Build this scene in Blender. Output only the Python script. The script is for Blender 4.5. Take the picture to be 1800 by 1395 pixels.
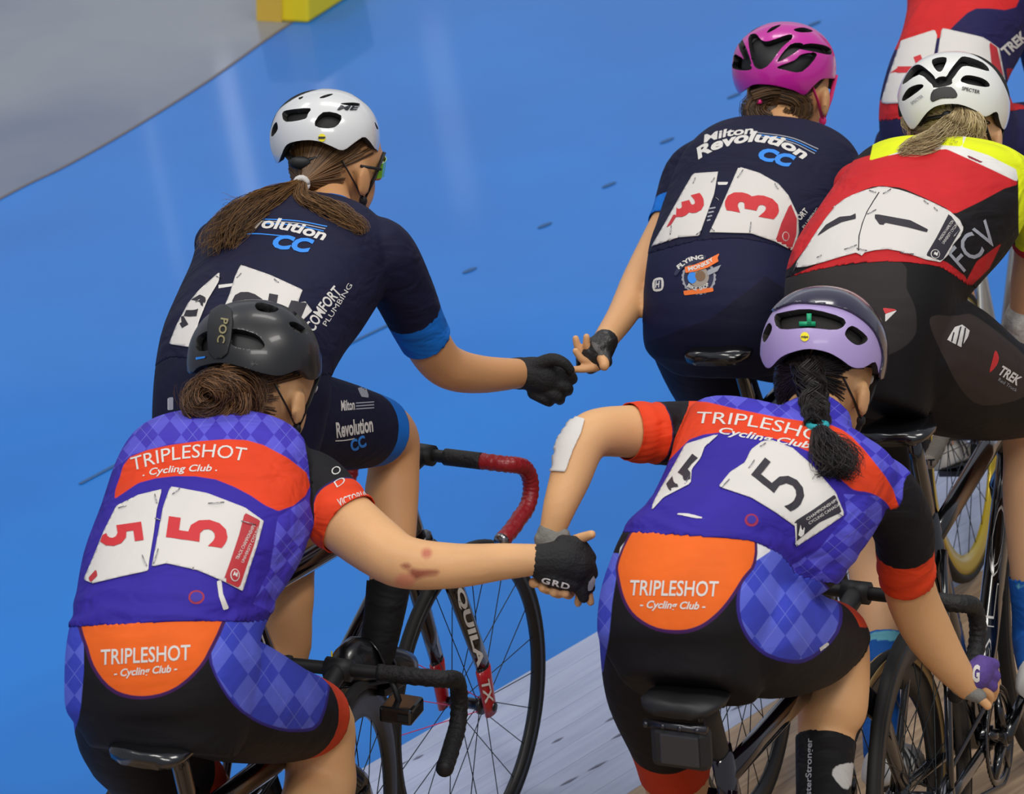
import bpy, bmesh, math, random
import numpy as np
from mathutils import Vector, Matrix
from mathutils.bvhtree import BVHTree
random.seed(4); rng = np.random.default_rng(4)
for o in list(bpy.data.objects): bpy.data.objects.remove(o)
scn = bpy.context.scene
COL = scn.collection

# ------------------------------------------------------------------ camera
FPX, CX, CY, PITCH = 7200.0, 900.0, 697.5, math.radians(21)
CAM = np.array([0, 0, 3.92])
CR = np.array([1.0, 0, 0]); CU = np.array([0, math.sin(PITCH), math.cos(PITCH)]); CF = np.array([0, math.cos(PITCH), -math.sin(PITCH)])
cd = bpy.data.cameras.new('camera'); cam = bpy.data.objects.new('camera', cd); COL.objects.link(cam)
cam.location = CAM; cam.rotation_euler = (math.pi/2 - PITCH, 0, 0)
cd.sensor_width = 36; cd.lens = 36*FPX/1800; cd.clip_end = 300
cd.dof.use_dof = True; cd.dof.focus_distance = 7.5; cd.dof.aperture_fstop = 10
scn.camera = cam
scn.view_settings.view_transform = 'Standard'; scn.view_settings.look = 'None'
scn.view_settings.gamma = 1; scn.view_settings.use_curve_mapping = False
scn.view_settings.exposure = 0.15

# ------------------------------------------------------------------ world + hall lamps
wd = bpy.data.worlds.new('hall_air'); scn.world = wd; wd.use_nodes = True
bg = wd.node_tree.nodes['Background']; bg.inputs[0].default_value = (.80, .86, 1.0, 1); bg.inputs[1].default_value = .36
def area(name, loc, target, sx, sy, power, col=(1, .96, .9)):
    l = bpy.data.lights.new(name, 'AREA'); l.shape = 'RECTANGLE'; l.size = sx; l.size_y = sy; l.energy = power; l.color = col
    o = bpy.data.objects.new(name, l); COL.objects.link(o); o.location = loc
    o.rotation_euler = (Vector(target)-Vector(loc)).to_track_quat('-Z', 'Y').to_euler(); return o
# rows of lamps hung under the hall roof; the last is added frontal fill
area('roof_lamp', (-3.5, 3.0, 11), (-.3, 7.5, 0), 4, 1.6, 330)
area('roof_lamp', (4.5, 3.5, 11), (.6, 7.5, 0), 4, 1.6, 350)
area('roof_lamp', (1.0, 13, 12), (.4, 7.5, 0), 5, 1.6, 260)
area('roof_lamp', (-7, 14, 12), (-1, 8, 0), 5, 1.6, 150)
area('roof_lamp', (.5, -5, 11), (.2, 7.5, .5), 6, 1.6, 520)
# bright strips, plus added lights, high on the far side of the hall (their streaks show in the glossy floor)
for fx, fz, fw, fh, rad in ((-5.0, 10.9, .20, 2.0, 1.8), (-2.55, 11.0, .30, 2.2, .6), (-6.0, 11.4, .10, 2.0, .9), (-3.9, 10.2, .2, 1.0, 1.2), (2, 11.0, 50, 5.0, .28)):  # the short one is added for the yellow block's reflection
    area('far_sheen_lamp', (fx, 45, fz), (fx*.2, 8, 0), fw, fh, rad*math.pi*fw*fh, (.95, .97, 1))  # the widest is added to pale the floor with a broad sheen

# ------------------------------------------------------------------ maths helpers
PN = np.array([-0.08672663, -0.01454256, 0.996126]); PD = -3.917225775976575 + PN @ CAM
def ray(px, py): return CR*((px-CX)/FPX) + CU*((CY-py)/FPX) + CF
def W(px, py, Z): return CAM + ray(px, py)*Z
def onplane(px, py, lift=0.0):
    r = ray(px, py); return CAM + r*((PD+lift-PN@CAM)/(PN@r))
def proj(P):
    Q = np.asarray(P) - CAM; Z = Q@CF
    return CX+FPX*(Q@CR)/Z, CY-FPX*(Q@CU)/Z, Z
def nrm(v): v = np.asarray(v, float); return v/(np.linalg.norm(v)+1e-12)
def lin(c):
    c = np.array(c, float)/255.0
    return tuple(np.where(c <= .04045, c/12.92, ((c+.055)/1.055)**2.4)) + (1.0,)

def sdf_poly(px, py, poly):
    """signed distance in pixels, positive inside"""
    P = np.asarray(poly, float); Q = np.roll(P, -1, 0)
    d2 = np.full(px.shape, 1e18); ins = np.zeros(px.shape, bool)
    for (x0, y0), (x1, y1) in zip(P, Q):
        ex, ey = x1-x0, y1-y0
        t = np.clip(((px-x0)*ex+(py-y0)*ey)/(ex*ex+ey*ey+1e-9), 0, 1)
        d2 = np.minimum(d2, (px-x0-t*ex)**2+(py-y0-t*ey)**2)
        c = (y0 > py) != (y1 > py)
        ins ^= c & (px < (x1-x0)*(py-y0)/(y1-y0+1e-12)+x0)
    d = np.sqrt(d2); return np.where(ins, d, -d)
def smooth_poly(pts, n=6):
    P = np.asarray(pts, float); out = []
    N = len(P)
    for i in range(N):
        a, b, c, d = P[i-1], P[i], P[(i+1) % N], P[(i+2) % N]
        for k in range(n):
            t = k/n
            out.append(.5*((2*b)+(-a+c)*t+(2*a-5*b+4*c-d)*t*t+(-a+3*b-3*c+d)*t**3))
    return np.array(out)
def spline(P, n):
    """Catmull-Rom through rows of P, n samples per span"""
    P = np.asarray(P, float); Q = np.vstack([2*P[0]-P[1], P, 2*P[-1]-P[-2]]); out = []
    for i in range(1, len(Q)-2):
        a, b, c, d = Q[i-1], Q[i], Q[i+1], Q[i+2]
        for k in range(n):
            t = k/n; out.append(.5*((2*b)+(-a+c)*t+(2*a-5*b+4*c-d)*t*t+(-a+3*b-3*c+d)*t**3))
    out.append(P[-1]); return np.array(out)

class MB:
    """collects shapes; build() links ONE mesh object"""
    def __init__(s): s.v = []; s.f = []; s.n = 0
    def add(s, v, f):
        v = np.asarray(v, float); s.v.append(v); s.f += [tuple(int(i)+s.n for i in q) for q in f]; s.n += len(v); return s
    def rings(s, R, closed=False, caps=True):
        m, n = len(R), len(R[0]); f = []
        for i in range(m if closed else m-1):
            for j in range(n):
                a, b = i*n+j, i*n+(j+1) % n; c, d = ((i+1) % m)*n+(j+1) % n, ((i+1) % m)*n+j
                f.append((a, b, c, d))
        if caps and not closed: f += [tuple(range(n-1, -1, -1)), tuple(range((m-1)*n, m*n))]
        return s.add(np.vstack(R), f)
    def tube(s, P, r, n=10, caps=True, squash=None):
        P = np.asarray(P, float); m = len(P); r = np.full(m, r, float) if np.isscalar(r) else np.asarray(r, float)
        T = np.gradient(P, axis=0); T /= np.linalg.norm(T, axis=1)[:, None]+1e-12
        ref = np.array([0, 0, 1.]) if abs(T[0][2]) < .9 else np.array([1., 0, 0])
        u = nrm(np.cross(T[0], ref)); R = []
        an = np.linspace(0, 2*math.pi, n, endpoint=False)
        for i in range(m):
            u = nrm(u-T[i]*(u@T[i])); w = np.cross(T[i], u)
            sq = 1 if squash is None else squash
            R.append(P[i]+r[i]*(np.cos(an)[:, None]*u+sq*np.sin(an)[:, None]*w))
        return s.rings(R, caps=caps)
    def limb(s, P, r, n=20):
        """tapered limb with round ends"""
        P = np.asarray(P, float); r = np.asarray(r, float)
        s.tube(P, r, n); s.ball(P[0], r[0], 8, n); s.ball(P[-1], r[-1], 8, n); return s
    def ball(s, c, rad, a=12, b=20, axes=None):
        rad = np.full(3, rad, float) if np.isscalar(rad) else np.asarray(rad, float)
        A = np.eye(3) if axes is None else np.asarray(axes)
        th = np.linspace(0, math.pi, a+1)[1:-1]; ph = np.linspace(0, 2*math.pi, b, endpoint=False)
        R = [np.asarray(c)+(np.stack([np.sin(t)*np.cos(ph)*rad[0], np.sin(t)*np.sin(ph)*rad[1], np.full(b, math.cos(t)*rad[2])], 1)@A) for t in th[::-1]]
        n0 = s.n; s.rings(R, caps=False)
        k = len(R)*b
        s.v.append(np.array([np.asarray(c)-rad[2]*A[2], np.asarray(c)+rad[2]*A[2]])); s.n += 2
        for j in range(b):
            s.f.append((n0+k, n0+(j+1) % b, n0+j)); s.f.append((n0+k+1, n0+k-b+j, n0+k-b+(j+1) % b))
        return s
    def box(s, c, ax, half):
        c = np.asarray(c); ax = np.asarray(ax); v = []
        for i in (-1, 1):
            for j in (-1, 1):
                for k in (-1, 1): v.append(c+i*half[0]*ax[0]+j*half[1]*ax[1]+k*half[2]*ax[2])
        return s.add(v, [(0, 1, 3, 2), (4, 6, 7, 5), (0, 4, 5, 1), (2, 3, 7, 6), (0, 2, 6, 4), (1, 5, 7, 3)])
    def arrays(s): return np.vstack(s.v), s.f
    def build(s, name, mat, parent=None, smooth=True, bevel=0): 
        v, f = s.arrays(); return mesh_obj(name, v, f, mat, parent, smooth, bevel)

ORG = {}
def mesh_obj(name, v, f, mat, parent=None, smooth=True, bevel=0, attrs=None):
    v = np.asarray(v, float)
    root = ORG.get(parent.name, np.zeros(3)) if parent else np.zeros(3)
    me = bpy.data.meshes.new(name); me.from_pydata((v-root).tolist(), [], [tuple(map(int, q)) for q in f]); me.update()
    if smooth: me.polygons.foreach_set('use_smooth', [True]*len(me.polygons))
    if attrs:
        for k, a in attrs.items():
            if a.ndim == 2:
                at = me.attributes.new(k, 'FLOAT_VECTOR', 'POINT'); at.data.foreach_set('vector', np.ascontiguousarray(a, dtype=np.float32).ravel())
            else:
                at = me.attributes.new(k, 'FLOAT', 'POINT'); at.data.foreach_set('value', np.ascontiguousarray(a, dtype=np.float32))
    o = bpy.data.objects.new(name, me); COL.objects.link(o)
    if mat: me.materials.append(mat)
    if parent: o.parent = parent
    ORG[o.name] = root
    if bevel:
        b = o.modifiers.new('bevel', 'BEVEL'); b.width = bevel; b.segments = 2; b.limit_method = 'ANGLE'
    return o
def empty(name, loc, label, cat, group=None):
    o = bpy.data.objects.new(name, None); COL.objects.link(o); o.location = loc; o.empty_display_size = .1
    ORG[o.name] = np.asarray(loc, float); tag(o, label, cat, group); return o
def tag(o, label=None, cat=None, group=None, kind=None):
    if label: o['label'] = label
    if cat: o['category'] = cat
    if group: o['group'] = group
    if kind: o['kind'] = kind
    return o

# ------------------------------------------------------------------ materials
def mat(name, rgb, rough=.5, metal=0.0, coat=0.0, bump=0.0, bscale=200.0, var=0.0, vscale=8.0, sss=0.0, spec=.5, stretch=None):
    m = bpy.data.materials.new(name); m.use_nodes = True; nt = m.node_tree; b = nt.nodes['Principled BSDF']
    b.inputs['Base Color'].default_value = lin(rgb); b.inputs['Roughness'].default_value = rough; b.inputs['Metallic'].default_value = metal
    b.inputs['Coat Weight'].default_value = coat; b.inputs['Coat Roughness'].default_value = .08; b.inputs['Specular IOR Level'].default_value = spec
    if sss:
        b.inputs['Subsurface Weight'].default_value = sss; b.inputs['Subsurface Radius'].default_value = (.02, .008, .004); b.inputs['Subsurface Scale'].default_value = .5
    tc = None
    if bump or var:
        tc = nt.nodes.new('ShaderNodeTexCoord'); src = tc.outputs['Object']
        if stretch:
            mp = nt.nodes.new('ShaderNodeMapping'); mp.inputs['Scale'].default_value = stretch; nt.links.new(src, mp.inputs[0]); src = mp.outputs[0]
    if bump:
        n = nt.nodes.new('ShaderNodeTexNoise'); n.inputs['Scale'].default_value = bscale; n.inputs['Detail'].default_value = 3
        bp = nt.nodes.new('ShaderNodeBump'); bp.inputs['Strength'].default_value = bump; bp.inputs['Distance'].default_value = .01
        nt.links.new(src, n.inputs['Vector']); nt.links.new(n.outputs[0], bp.inputs['Height']); nt.links.new(bp.outputs[0], b.inputs['Normal'])
    if var:
        n2 = nt.nodes.new('ShaderNodeTexNoise'); n2.inputs['Scale'].default_value = vscale; n2.inputs['Detail'].default_value = 4
        hs = nt.nodes.new('ShaderNodeMix'); hs.data_type = 'RGBA'; hs.blend_type = 'MULTIPLY'; hs.inputs[0].default_value = 1
        mr = nt.nodes.new('ShaderNodeMapRange'); mr.inputs[1].default_value = .3; mr.inputs[2].default_value = .7; mr.inputs[3].default_value = 1-var; mr.inputs[4].default_value = 1+var*.5
        nt.links.new(src, n2.inputs['Vector']); nt.links.new(n2.outputs[0], mr.inputs[0])
        hs.inputs[6].default_value = lin(rgb); nt.links.new(mr.outputs[0], hs.inputs[7]); nt.links.new(hs.outputs[2], b.inputs['Base Color'])
    return m

def region_mat(name, base, regs, rough=.7, argA=(60, 72, 190), argB=(92, 104, 212), wrinkle=.7, skin=False, arg=(34, 46)):
    """cloth (or skin) whose colour areas come from signed-distance attributes r0, r1 ... in order; colour 'argyle' = diamonds"""
    m = bpy.data.materials.new(name); m.use_nodes = True; nt = m.node_tree; N = nt.nodes; L = nt.links; b = N['Principled BSDF']
    b.inputs['Roughness'].default_value = rough; b.inputs['Specular IOR Level'].default_value = .3 if skin else .22
    def M(op, a, c=None):
        n = N.new('ShaderNodeMath'); n.operation = op
        for i, q in enumerate((a, c)):
            if q is None: continue
            if isinstance(q, (int, float)): n.inputs[i].default_value = q
            else: L.new(q, n.inputs[i])
        return n.outputs[0]
    def argyle():
        at = N.new('ShaderNodeAttribute'); at.attribute_name = 'pix'; sp = N.new('ShaderNodeSeparateXYZ'); L.new(at.outputs['Vector'], sp.inputs[0])
        u = M('DIVIDE', sp.outputs[0], arg[0]); v = M('DIVIDE', sp.outputs[1], arg[1])
        a = M('ADD', u, v); c = M('SUBTRACT', u, v)
        ck = M('MODULO', M('ADD', M('FLOOR', M('DIVIDE', a, 2)), M('ADD', M('FLOOR', M('DIVIDE', c, 2)), 1000)), 2)
        ln = M('MAXIMUM', M('LESS_THAN', M('ABSOLUTE', M('SUBTRACT', M('FRACT', M('DIVIDE', M('ADD', a, 1), 4)), .5)), .008),
               M('LESS_THAN', M('ABSOLUTE', M('SUBTRACT', M('FRACT', M('DIVIDE', M('ADD', c, 1), 4)), .5)), .008))
        mx = N.new('ShaderNodeMix'); mx.data_type = 'RGBA'; L.new(ck, mx.inputs[0]); mx.inputs[6].default_value = lin(argA); mx.inputs[7].default_value = lin(argB)
        m2 = N.new('ShaderNodeMix'); m2.data_type = 'RGBA'; L.new(M('MULTIPLY', ln, .28), m2.inputs[0]); L.new(mx.outputs[2], m2.inputs[6]); m2.inputs[7].default_value = lin((150, 160, 235))
        return m2.outputs[2]
    cur = None
    if base == 'argyle': cur = argyle()
    for i, c in enumerate(regs):
        at = N.new('ShaderNodeAttribute'); at.attribute_name = 'r%d' % i
        mr = N.new('ShaderNodeMapRange'); mr.inputs[1].default_value = -.8 if not skin else -4; mr.inputs[2].default_value = .8 if not skin else 4; L.new(at.outputs['Fac'], mr.inputs[0])
        mx = N.new('ShaderNodeMix'); mx.data_type = 'RGBA'; L.new(mr.outputs[0], mx.inputs[0])
        if cur is None: mx.inputs[6].default_value = lin(base)
        else: L.new(cur, mx.inputs[6])
        if c == 'argyle': L.new(argyle(), mx.inputs[7])
        else: mx.inputs[7].default_value = lin(c)
        cur = mx.outputs[2]
    tc = N.new('ShaderNodeTexCoord')
    nz = N.new('ShaderNodeTexNoise'); nz.inputs['Scale'].default_value = 14; nz.inputs['Detail'].default_value = 5; L.new(tc.outputs['Object'], nz.inputs['Vector'])
    if cur is not None:
        mu = N.new('ShaderNodeMix'); mu.data_type = 'RGBA'; mu.blend_type = 'MULTIPLY'; mu.inputs[0].default_value = 1
        mr = N.new('ShaderNodeMapRange'); mr.inputs[1].default_value = .3; mr.inputs[2].default_value = .7; mr.inputs[3].default_value = .92; mr.inputs[4].default_value = 1.05
        L.new(nz.outputs[0], mr.inputs[0]); L.new(cur, mu.inputs[6]); L.new(mr.outputs[0], mu.inputs[7]); L.new(mu.outputs[2], b.inputs['Base Color'])
    else: b.inputs['Base Color'].default_value = lin(base)
    bp = N.new('ShaderNodeBump')
    if skin:
        nz2 = N.new('ShaderNodeTexNoise'); nz2.inputs['Scale'].default_value = 260; L.new(tc.outputs['Object'], nz2.inputs['Vector']); L.new(nz2.outputs[0], bp.inputs['Height'])
        bp.inputs['Strength'].default_value = .08; bp.inputs['Distance'].default_value = .004
        b.inputs['Subsurface Weight'].default_value = .12; b.inputs['Subsurface Radius'].default_value = (.02, .008, .004); b.inputs['Subsurface Scale'].default_value = .5
    else:
        # stretched folds of tight cloth
        mp = N.new('ShaderNodeMapping'); mp.inputs['Scale'].default_value = (4, 10, 13); mp.inputs['Rotation'].default_value = (.3, .2, .35); L.new(tc.outputs['Object'], mp.inputs[0])
        nz2 = N.new('ShaderNodeTexNoise'); nz2.inputs['Scale'].default_value = 1.6; nz2.inputs['Detail'].default_value = 2.5; nz2.inputs['Distortion'].default_value = .6
        L.new(mp.outputs[0], nz2.inputs['Vector']); L.new(nz2.outputs[0], bp.inputs['Height'])
        bp.inputs['Strength'].default_value = wrinkle; bp.inputs['Distance'].default_value = .02
    L.new(bp.outputs[0], b.inputs['Normal'])
    return m

M = {}
M['black_gloss'] = mat('black_gloss', (14, 14, 16), .22, 0, .6)
M['black_matte'] = mat('black_matte', (20, 20, 22), .55)
M['rubber'] = mat('rubber', (24, 23, 22), .7, bump=.1, bscale=300)
M['carbon_rim'] = mat('carbon_rim', (22, 21, 20), .4)
M['steel'] = mat('steel', (170, 170, 172), .25, 1)
M['dark_steel'] = mat('dark_steel', (70, 70, 74), .3, .9)
M['spoke'] = mat('spoke', (40, 48, 52), .35, .6)
M['white_print'] = mat('white_print', (212, 208, 202), .6)
M['grey_print'] = mat('grey_print', (150, 152, 160), .6)
M['paper'] = mat('paper', (210, 205, 199), .65, bump=.25, bscale=18)
M['num_red'] = mat('num_red', (196, 34, 40), .6)
M['num_black'] = mat('num_black', (28, 22, 34), .6)
M['strip_red'] = mat('strip_red', (178, 36, 44), .6, var=.12, vscale=30)
M['strip_black'] = mat('strip_black', (34, 30, 40), .6)
M['cyan_print'] = mat('cyan_print', (38, 132, 226), .6)
M['orange_print'] = mat('orange_print', (240, 116, 40), .6)
M['yellow'] = mat('yellow', (240, 222, 20), .5)
M['skin_plain'] = mat('skin_plain', (226, 172, 128), .5, sss=.1)

# ------------------------------------------------------------------ ground
FWD0 = nrm(onplane(1050, 1110)-onplane(560, 1395)); LEFT0 = nrm(np.cross(PN, FWD0))
BASE = onplane(800, 1255)          # on the border between blue and boards
def TR(a, b, c=0): return BASE+FWD0*a+LEFT0*b+PN*c
def floor_mat(name, c0, c1, rough, scale, stretch=(1, 1, 1), coat=0.0, bump=0.05, spec=.5):
    m = bpy.data.materials.new(name); m.use_nodes = True; nt = m.node_tree; N = nt.nodes; L = nt.links; b = N['Principled BSDF']
    tc = N.new('ShaderNodeTexCoord'); mp = N.new('ShaderNodeMapping'); mp.vector_type = 'TEXTURE'; mp.inputs['Scale'].default_value = tuple(1/q for q in stretch)
    mp.inputs['Rotation'].default_value = (0, 0, math.atan2(FWD0[1], FWD0[0]))
    n = N.new('ShaderNodeTexNoise'); n.inputs['Scale'].default_value = scale; n.inputs['Detail'].default_value = 6
    cr = N.new('ShaderNodeValToRGB'); cr.color_ramp.elements[0].position = .36; cr.color_ramp.elements[1].position = .64
    cr.color_ramp.elements[0].color = lin(c0); cr.color_ramp.elements[1].color = lin(c1)
    L.new(tc.outputs['Object'], mp.inputs[0]); L.new(mp.outputs[0], n.inputs['Vector']); L.new(n.outputs[0], cr.inputs[0]); L.new(cr.outputs[0], b.inputs['Base Color'])
    b.inputs['Roughness'].default_value = rough; b.inputs['Specular IOR Level'].default_value = spec
    b.inputs['Coat Weight'].default_value = coat; b.inputs['Coat Roughness'].default_value = .06
    bp = N.new('ShaderNodeBump'); bp.inputs['Strength'].default_value = bump; bp.inputs['Distance'].default_value = .01
    L.new(n.outputs[0], bp.inputs['Height']); L.new(bp.outputs[0], b.inputs['Normal'])
    return m
mblue = floor_mat('blue_floor_paint', (0, 112, 202), (0, 120, 212), .45, 1.2, coat=.3, bump=.015, spec=.32)
mgrey = floor_mat('grey_concrete', (84, 98, 128), (134, 140, 150), .34, .55, coat=.3, bump=.02)  # dark blue mottling paints reflections into the concrete colour
# border between infield and blue band, read off the photo and laid on the ground
edge = spline([onplane(x, y) for x, y in ((-700, 735), (-300, 520), (0, 350), (120, 290), (240, 222), (370, 140), (480, 62), (600, -18), (760, -128), (1100, -370))], 8)
edge = np.vstack([edge[0]-nrm(edge[1]-edge[0])*7, edge])
far = [p+LEFT0*30 for p in edge]
v = list(edge)+far; n = len(edge)
inf = mesh_obj('floor', v, [(i, i+1, n+i+1, n+i) for i in range(n-1)], mgrey, smooth=False); tag(inf, kind='structure')
inf['label'] = 'grey polished concrete infield floor beyond the blue band'
s_all = [(p-BASE)@FWD0 for p in edge]
near = [TR(a, 0) for a in s_all]
v = list(edge)+near
blue = mesh_obj('floor', v, [(n+i, n+i+1, i+1, i) for i in range(n-1)], mblue, smooth=False); tag(blue, kind='structure')
blue['label'] = 'glossy blue painted band at the foot of the track'
mb = MB()
for i in range(n-1):
    a, b = edge[i], edge[i+1]; t = nrm(np.cross(PN, b-a))
    mb.add([a-t*.006+PN*.002, b-t*.006+PN*.002, b+t*.006+PN*.002, a+t*.006+PN*.002], [(0, 1, 2, 3)])
tr1 = mb.build('trim_1', mat('edge_strip', (112, 100, 92), .6), smooth=False); tag(tr1, kind='structure')
# wooden boards
under = mesh_obj('floor', [TR(-8, 0, -.02), TR(30, 0, -.02), TR(30, -9, -.02), TR(-8, -9, -.02)], [(0, 3, 2, 1)], mat('under_boards', (92, 86, 84), .8), smooth=False); tag(under, kind='structure')
under['label'] = 'wooden track surface of long narrow boards'
wood = [floor_mat('track_wood_%d' % k, c0, c1, .36, 5, (1, 14, 1), coat=.15, bump=.1) for k, (c0, c1) in enumerate((((152, 124, 96), (180, 152, 120)), ((144, 117, 92), (172, 144, 114)), ((160, 132, 104), (186, 158, 126))))]
pale = [floor_mat('pale_board_%d' % k, c0, c1, .34, 5, (1, 14, 1), coat=.2, bump=.08) for k, (c0, c1) in enumerate((((166, 176, 206), (178, 188, 216)), ((169, 178, 208), (180, 190, 218))))]  # boards next to the blue band, coloured paler and bluer
wid = .062
bmesh_cache = {}
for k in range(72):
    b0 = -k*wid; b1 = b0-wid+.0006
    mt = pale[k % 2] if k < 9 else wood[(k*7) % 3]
    mb = MB(); L0, L1 = -6.0, 28.0
    mb.add([TR(L0, b0, 0), TR(L1, b0, 0), TR(L1, b1, 0), TR(L0, b1, 0), TR(L0, b0, -.02), TR(L1, b0, -.02), TR(L1, b1, -.02), TR(L0, b1, -.02)],
           [(0, 3, 2, 1), (0, 1, 5, 4), (2, 3, 7, 6), (1, 2, 6, 5), (3, 0, 4, 7)])
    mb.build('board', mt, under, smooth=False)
# dark scuff dashes and the long seam on the blue band
mmark = mat('scuff', (44, 88, 140), .6)
mb = MB()
for x0, y0, x1, y1 in ((140, 850, 240, 797), (575, 622, 692, 566)):
    a, b = onplane(x0, y0, .002), onplane(x1, y1, .002); t = nrm(np.cross(PN, b-a))*.006
    mb.add([a-t, b-t, b+t, a+t], [(0, 1, 2, 3)])
o = mb.build('seam', mmark, blue, smooth=False)
for x, y in ((825, 475), (957, 396), (1070, 325), (1172, 247), (1290, 168), (1430, 42)):
    a, b = onplane(x-12, y+5, .002), onplane(x+13, y-6, .002); t = nrm(np.cross(PN, b-a)); P = []
    mb = MB(); k = 10
    for q in range(k):
        an = q/k*2*math.pi; P.append((a+b)/2+(b-a)/2*math.cos(an)+t*.010*math.sin(an))
    mb.add(P, [tuple(range(k))]); mb.build('scuff_mark', mmark, blue, smooth=False)
msk = mat('board_scuff', (108, 110, 132), .6)
for x, y, l_ in ((700, 1345, 40), (735, 1330, 22), (1090, 1290, 34), (1140, 1268, 44), (1075, 1262, 26), (1165, 1312, 30), (1050, 1345, 40), (1000, 1372, 36), (1285, 1372, 30), (1300, 1240, 36), (980, 1300, 24), (1320, 1330, 40), (1180, 1362, 34)):
    a, b = onplane(x-l_/2, y+l_*.26, .0015), onplane(x+l_/2, y-l_*.26, .0015); t = nrm(np.cross(PN, b-a))*.0035; MB().add([a, a*.5+b*.5-t, b, a*.5+b*.5+t], [(0, 1, 2, 3)]).build('scuff_mark', msk, under, smooth=False)
# yellow foam block at the infield edge
pA, pB, pC = onplane(452, 36), onplane(542, 41), onplane(640, -22)
mb = MB(); up = np.array([0, 0, .22])
pD = pA+(pC-pB)
mb.add([pA, pB, pC, pD, pA+up, pB+up, pC+up, pD+up], [(3, 2, 1, 0), (0, 1, 5, 4), (1, 2, 6, 5), (2, 3, 7, 6), (3, 0, 4, 7), (4, 5, 6, 7)])
blk = mb.build('foam_block', mat('yellow_foam', (250, 220, 24), .6), None, smooth=False, bevel=.01)
tag(blk, 'bright yellow foam block lying at the edge of the grey infield', 'foam block')
mb = MB(); q0 = pA+(pB-pA)*-.0; q1 = pA+(pB-pA)*.5; nn = nrm(np.cross(pB-pA, [0, 0, 1]))*.004
mb.add([q0+nn, q1+nn, q1+nn+up, q0+nn+up], [(0, 1, 2, 3)]); mb.build('block_panel', mat('tan_panel', (226, 186, 70), .6), blk, smooth=False)

# ------------------------------------------------------------------ bicycles
def bike_frame(h, lean):
    h = math.radians(h); l = math.radians(lean)
    f = np.array([math.sin(h), math.cos(h), 0]); r = np.array([math.cos(h), -math.sin(h), 0]); z = np.array([0, 0, 1.])
    return f, math.cos(l)*r+math.sin(l)*z, math.cos(l)*z-math.sin(l)*r
class Bike:
    def __init__(s, name, h, lean, anchor, g):
        s.f, s.r, s.u = bike_frame(h, lean)
        off = s.f*g[0]+s.r*g[1]+s.u*g[2]; rr = ray(*anchor)
        Z = (PD-PN@CAM+PN@off)/(PN@rr); s.o = CAM+rr*Z-off
    def P(s, x, y, z): return s.o+s.f*x+s.r*y+s.u*z
    def at(s, px, py, x):
        """point of the ray through a pixel at bike-forward coordinate x"""
        rr = ray(px, py); return CAM+rr*((x-(CAM-s.o)@s.f)/(rr@s.f))
    def loc(s, P): d = np.asarray(P)-s.o; return np.array([d@s.f, d@s.r, d@s.u])
RW = .334
def circ(n): return np.linspace(0, 2*math.pi, n, endpoint=False)
def wheel(B, root, name, cx, steer, rim_m, tire_m, depth, nsp=24, tirew=.0115, wall_m=None, odd=None):
    c = B.P(cx, 0, RW); st = math.radians(steer)
    f = B.f*math.cos(st)+B.r*math.sin(st); ax = B.r*math.cos(st)-B.f*math.sin(st); u = B.u
    def ring(prof, n=72):
        R = []
        for a in circ(n):
            d = f*math.cos(a)+u*math.sin(a)
            R.append(np.array([c+d*r_+ax*y_ for r_, y_ in prof]))
        return R
    Rt = RW-.002
    mb = MB(); pr = [(Rt-.0115+.0115*math.cos(a), tirew*math.sin(a)) for a in circ(12)]
    t = RW-.023
    ri = MB(); w = .0105
    prof = [(t+.003, -w), (t-.012, -w*1.05), (t-depth*.6, -w*.85), (t-depth, -.004), (t-depth, .004), (t-depth*.6, w*.85), (t-.012, w*1.05), (t+.003, w)]
    rim = ri.rings(ring(prof), closed=True).build(name, rim_m, root)
    mb.rings(ring(pr), closed=True).build('tire', tire_m, rim)
    if wall_m:
        for sg in (-1, 1):
            q = MB(); q.rings(ring([(t-.001, sg*(w+.001)), (t+.015, sg*(tirew+.0014)), (t+.015, sg*(tirew-.001)), (t-.001, sg*(w-.003))]), closed=True).build('tire_sidewall', wall_m, rim)
    hb = MB(); hb.tube([c-ax*.05, c-ax*.035, c-ax*.034, c-ax*.026, c-ax*.025, c+ax*.025, c+ax*.026, c+ax*.034, c+ax*.035, c+ax*.05], [.007, .007, .02, .02, .012, .012, .02, .02, .007, .007], 14)
    hb.tube([c-ax*.062, c-ax*.05], .010, 6); hb.tube([c+ax*.05, c+ax*.062], .010, 6)
    hb.build('hub', M['dark_steel'], rim)
    sp = MB(); so = MB()
    for k in range(nsp):
        a = 2*math.pi*k/nsp+.1; sd = 1 if k % 2 else -1; b = a+(.55 if (k//2) % 2 else -.55)
        p0 = c+ax*sd*.03+(f*math.cos(b)+u*math.sin(b))*.019; p1 = c+(f*math.cos(a)+u*math.sin(a))*(t-depth+.002)
        (so if odd and k in odd[0] else sp).tube([p0, p1], .0011, 5, caps=False)
    sp.build('spokes', M['spoke'], rim)
    if odd: so.build('spokes', odd[1], rim)
    return rim
def bez(a, b, c, d, n=10):
    t = np.linspace(0, 1, n)[:, None]; return (1-t)**3*np.array(a)+3*(1-t)**2*t*np.array(b)+3*(1-t)*t*t*np.array(c)+t**3*np.array(d)
BK = {}
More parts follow.
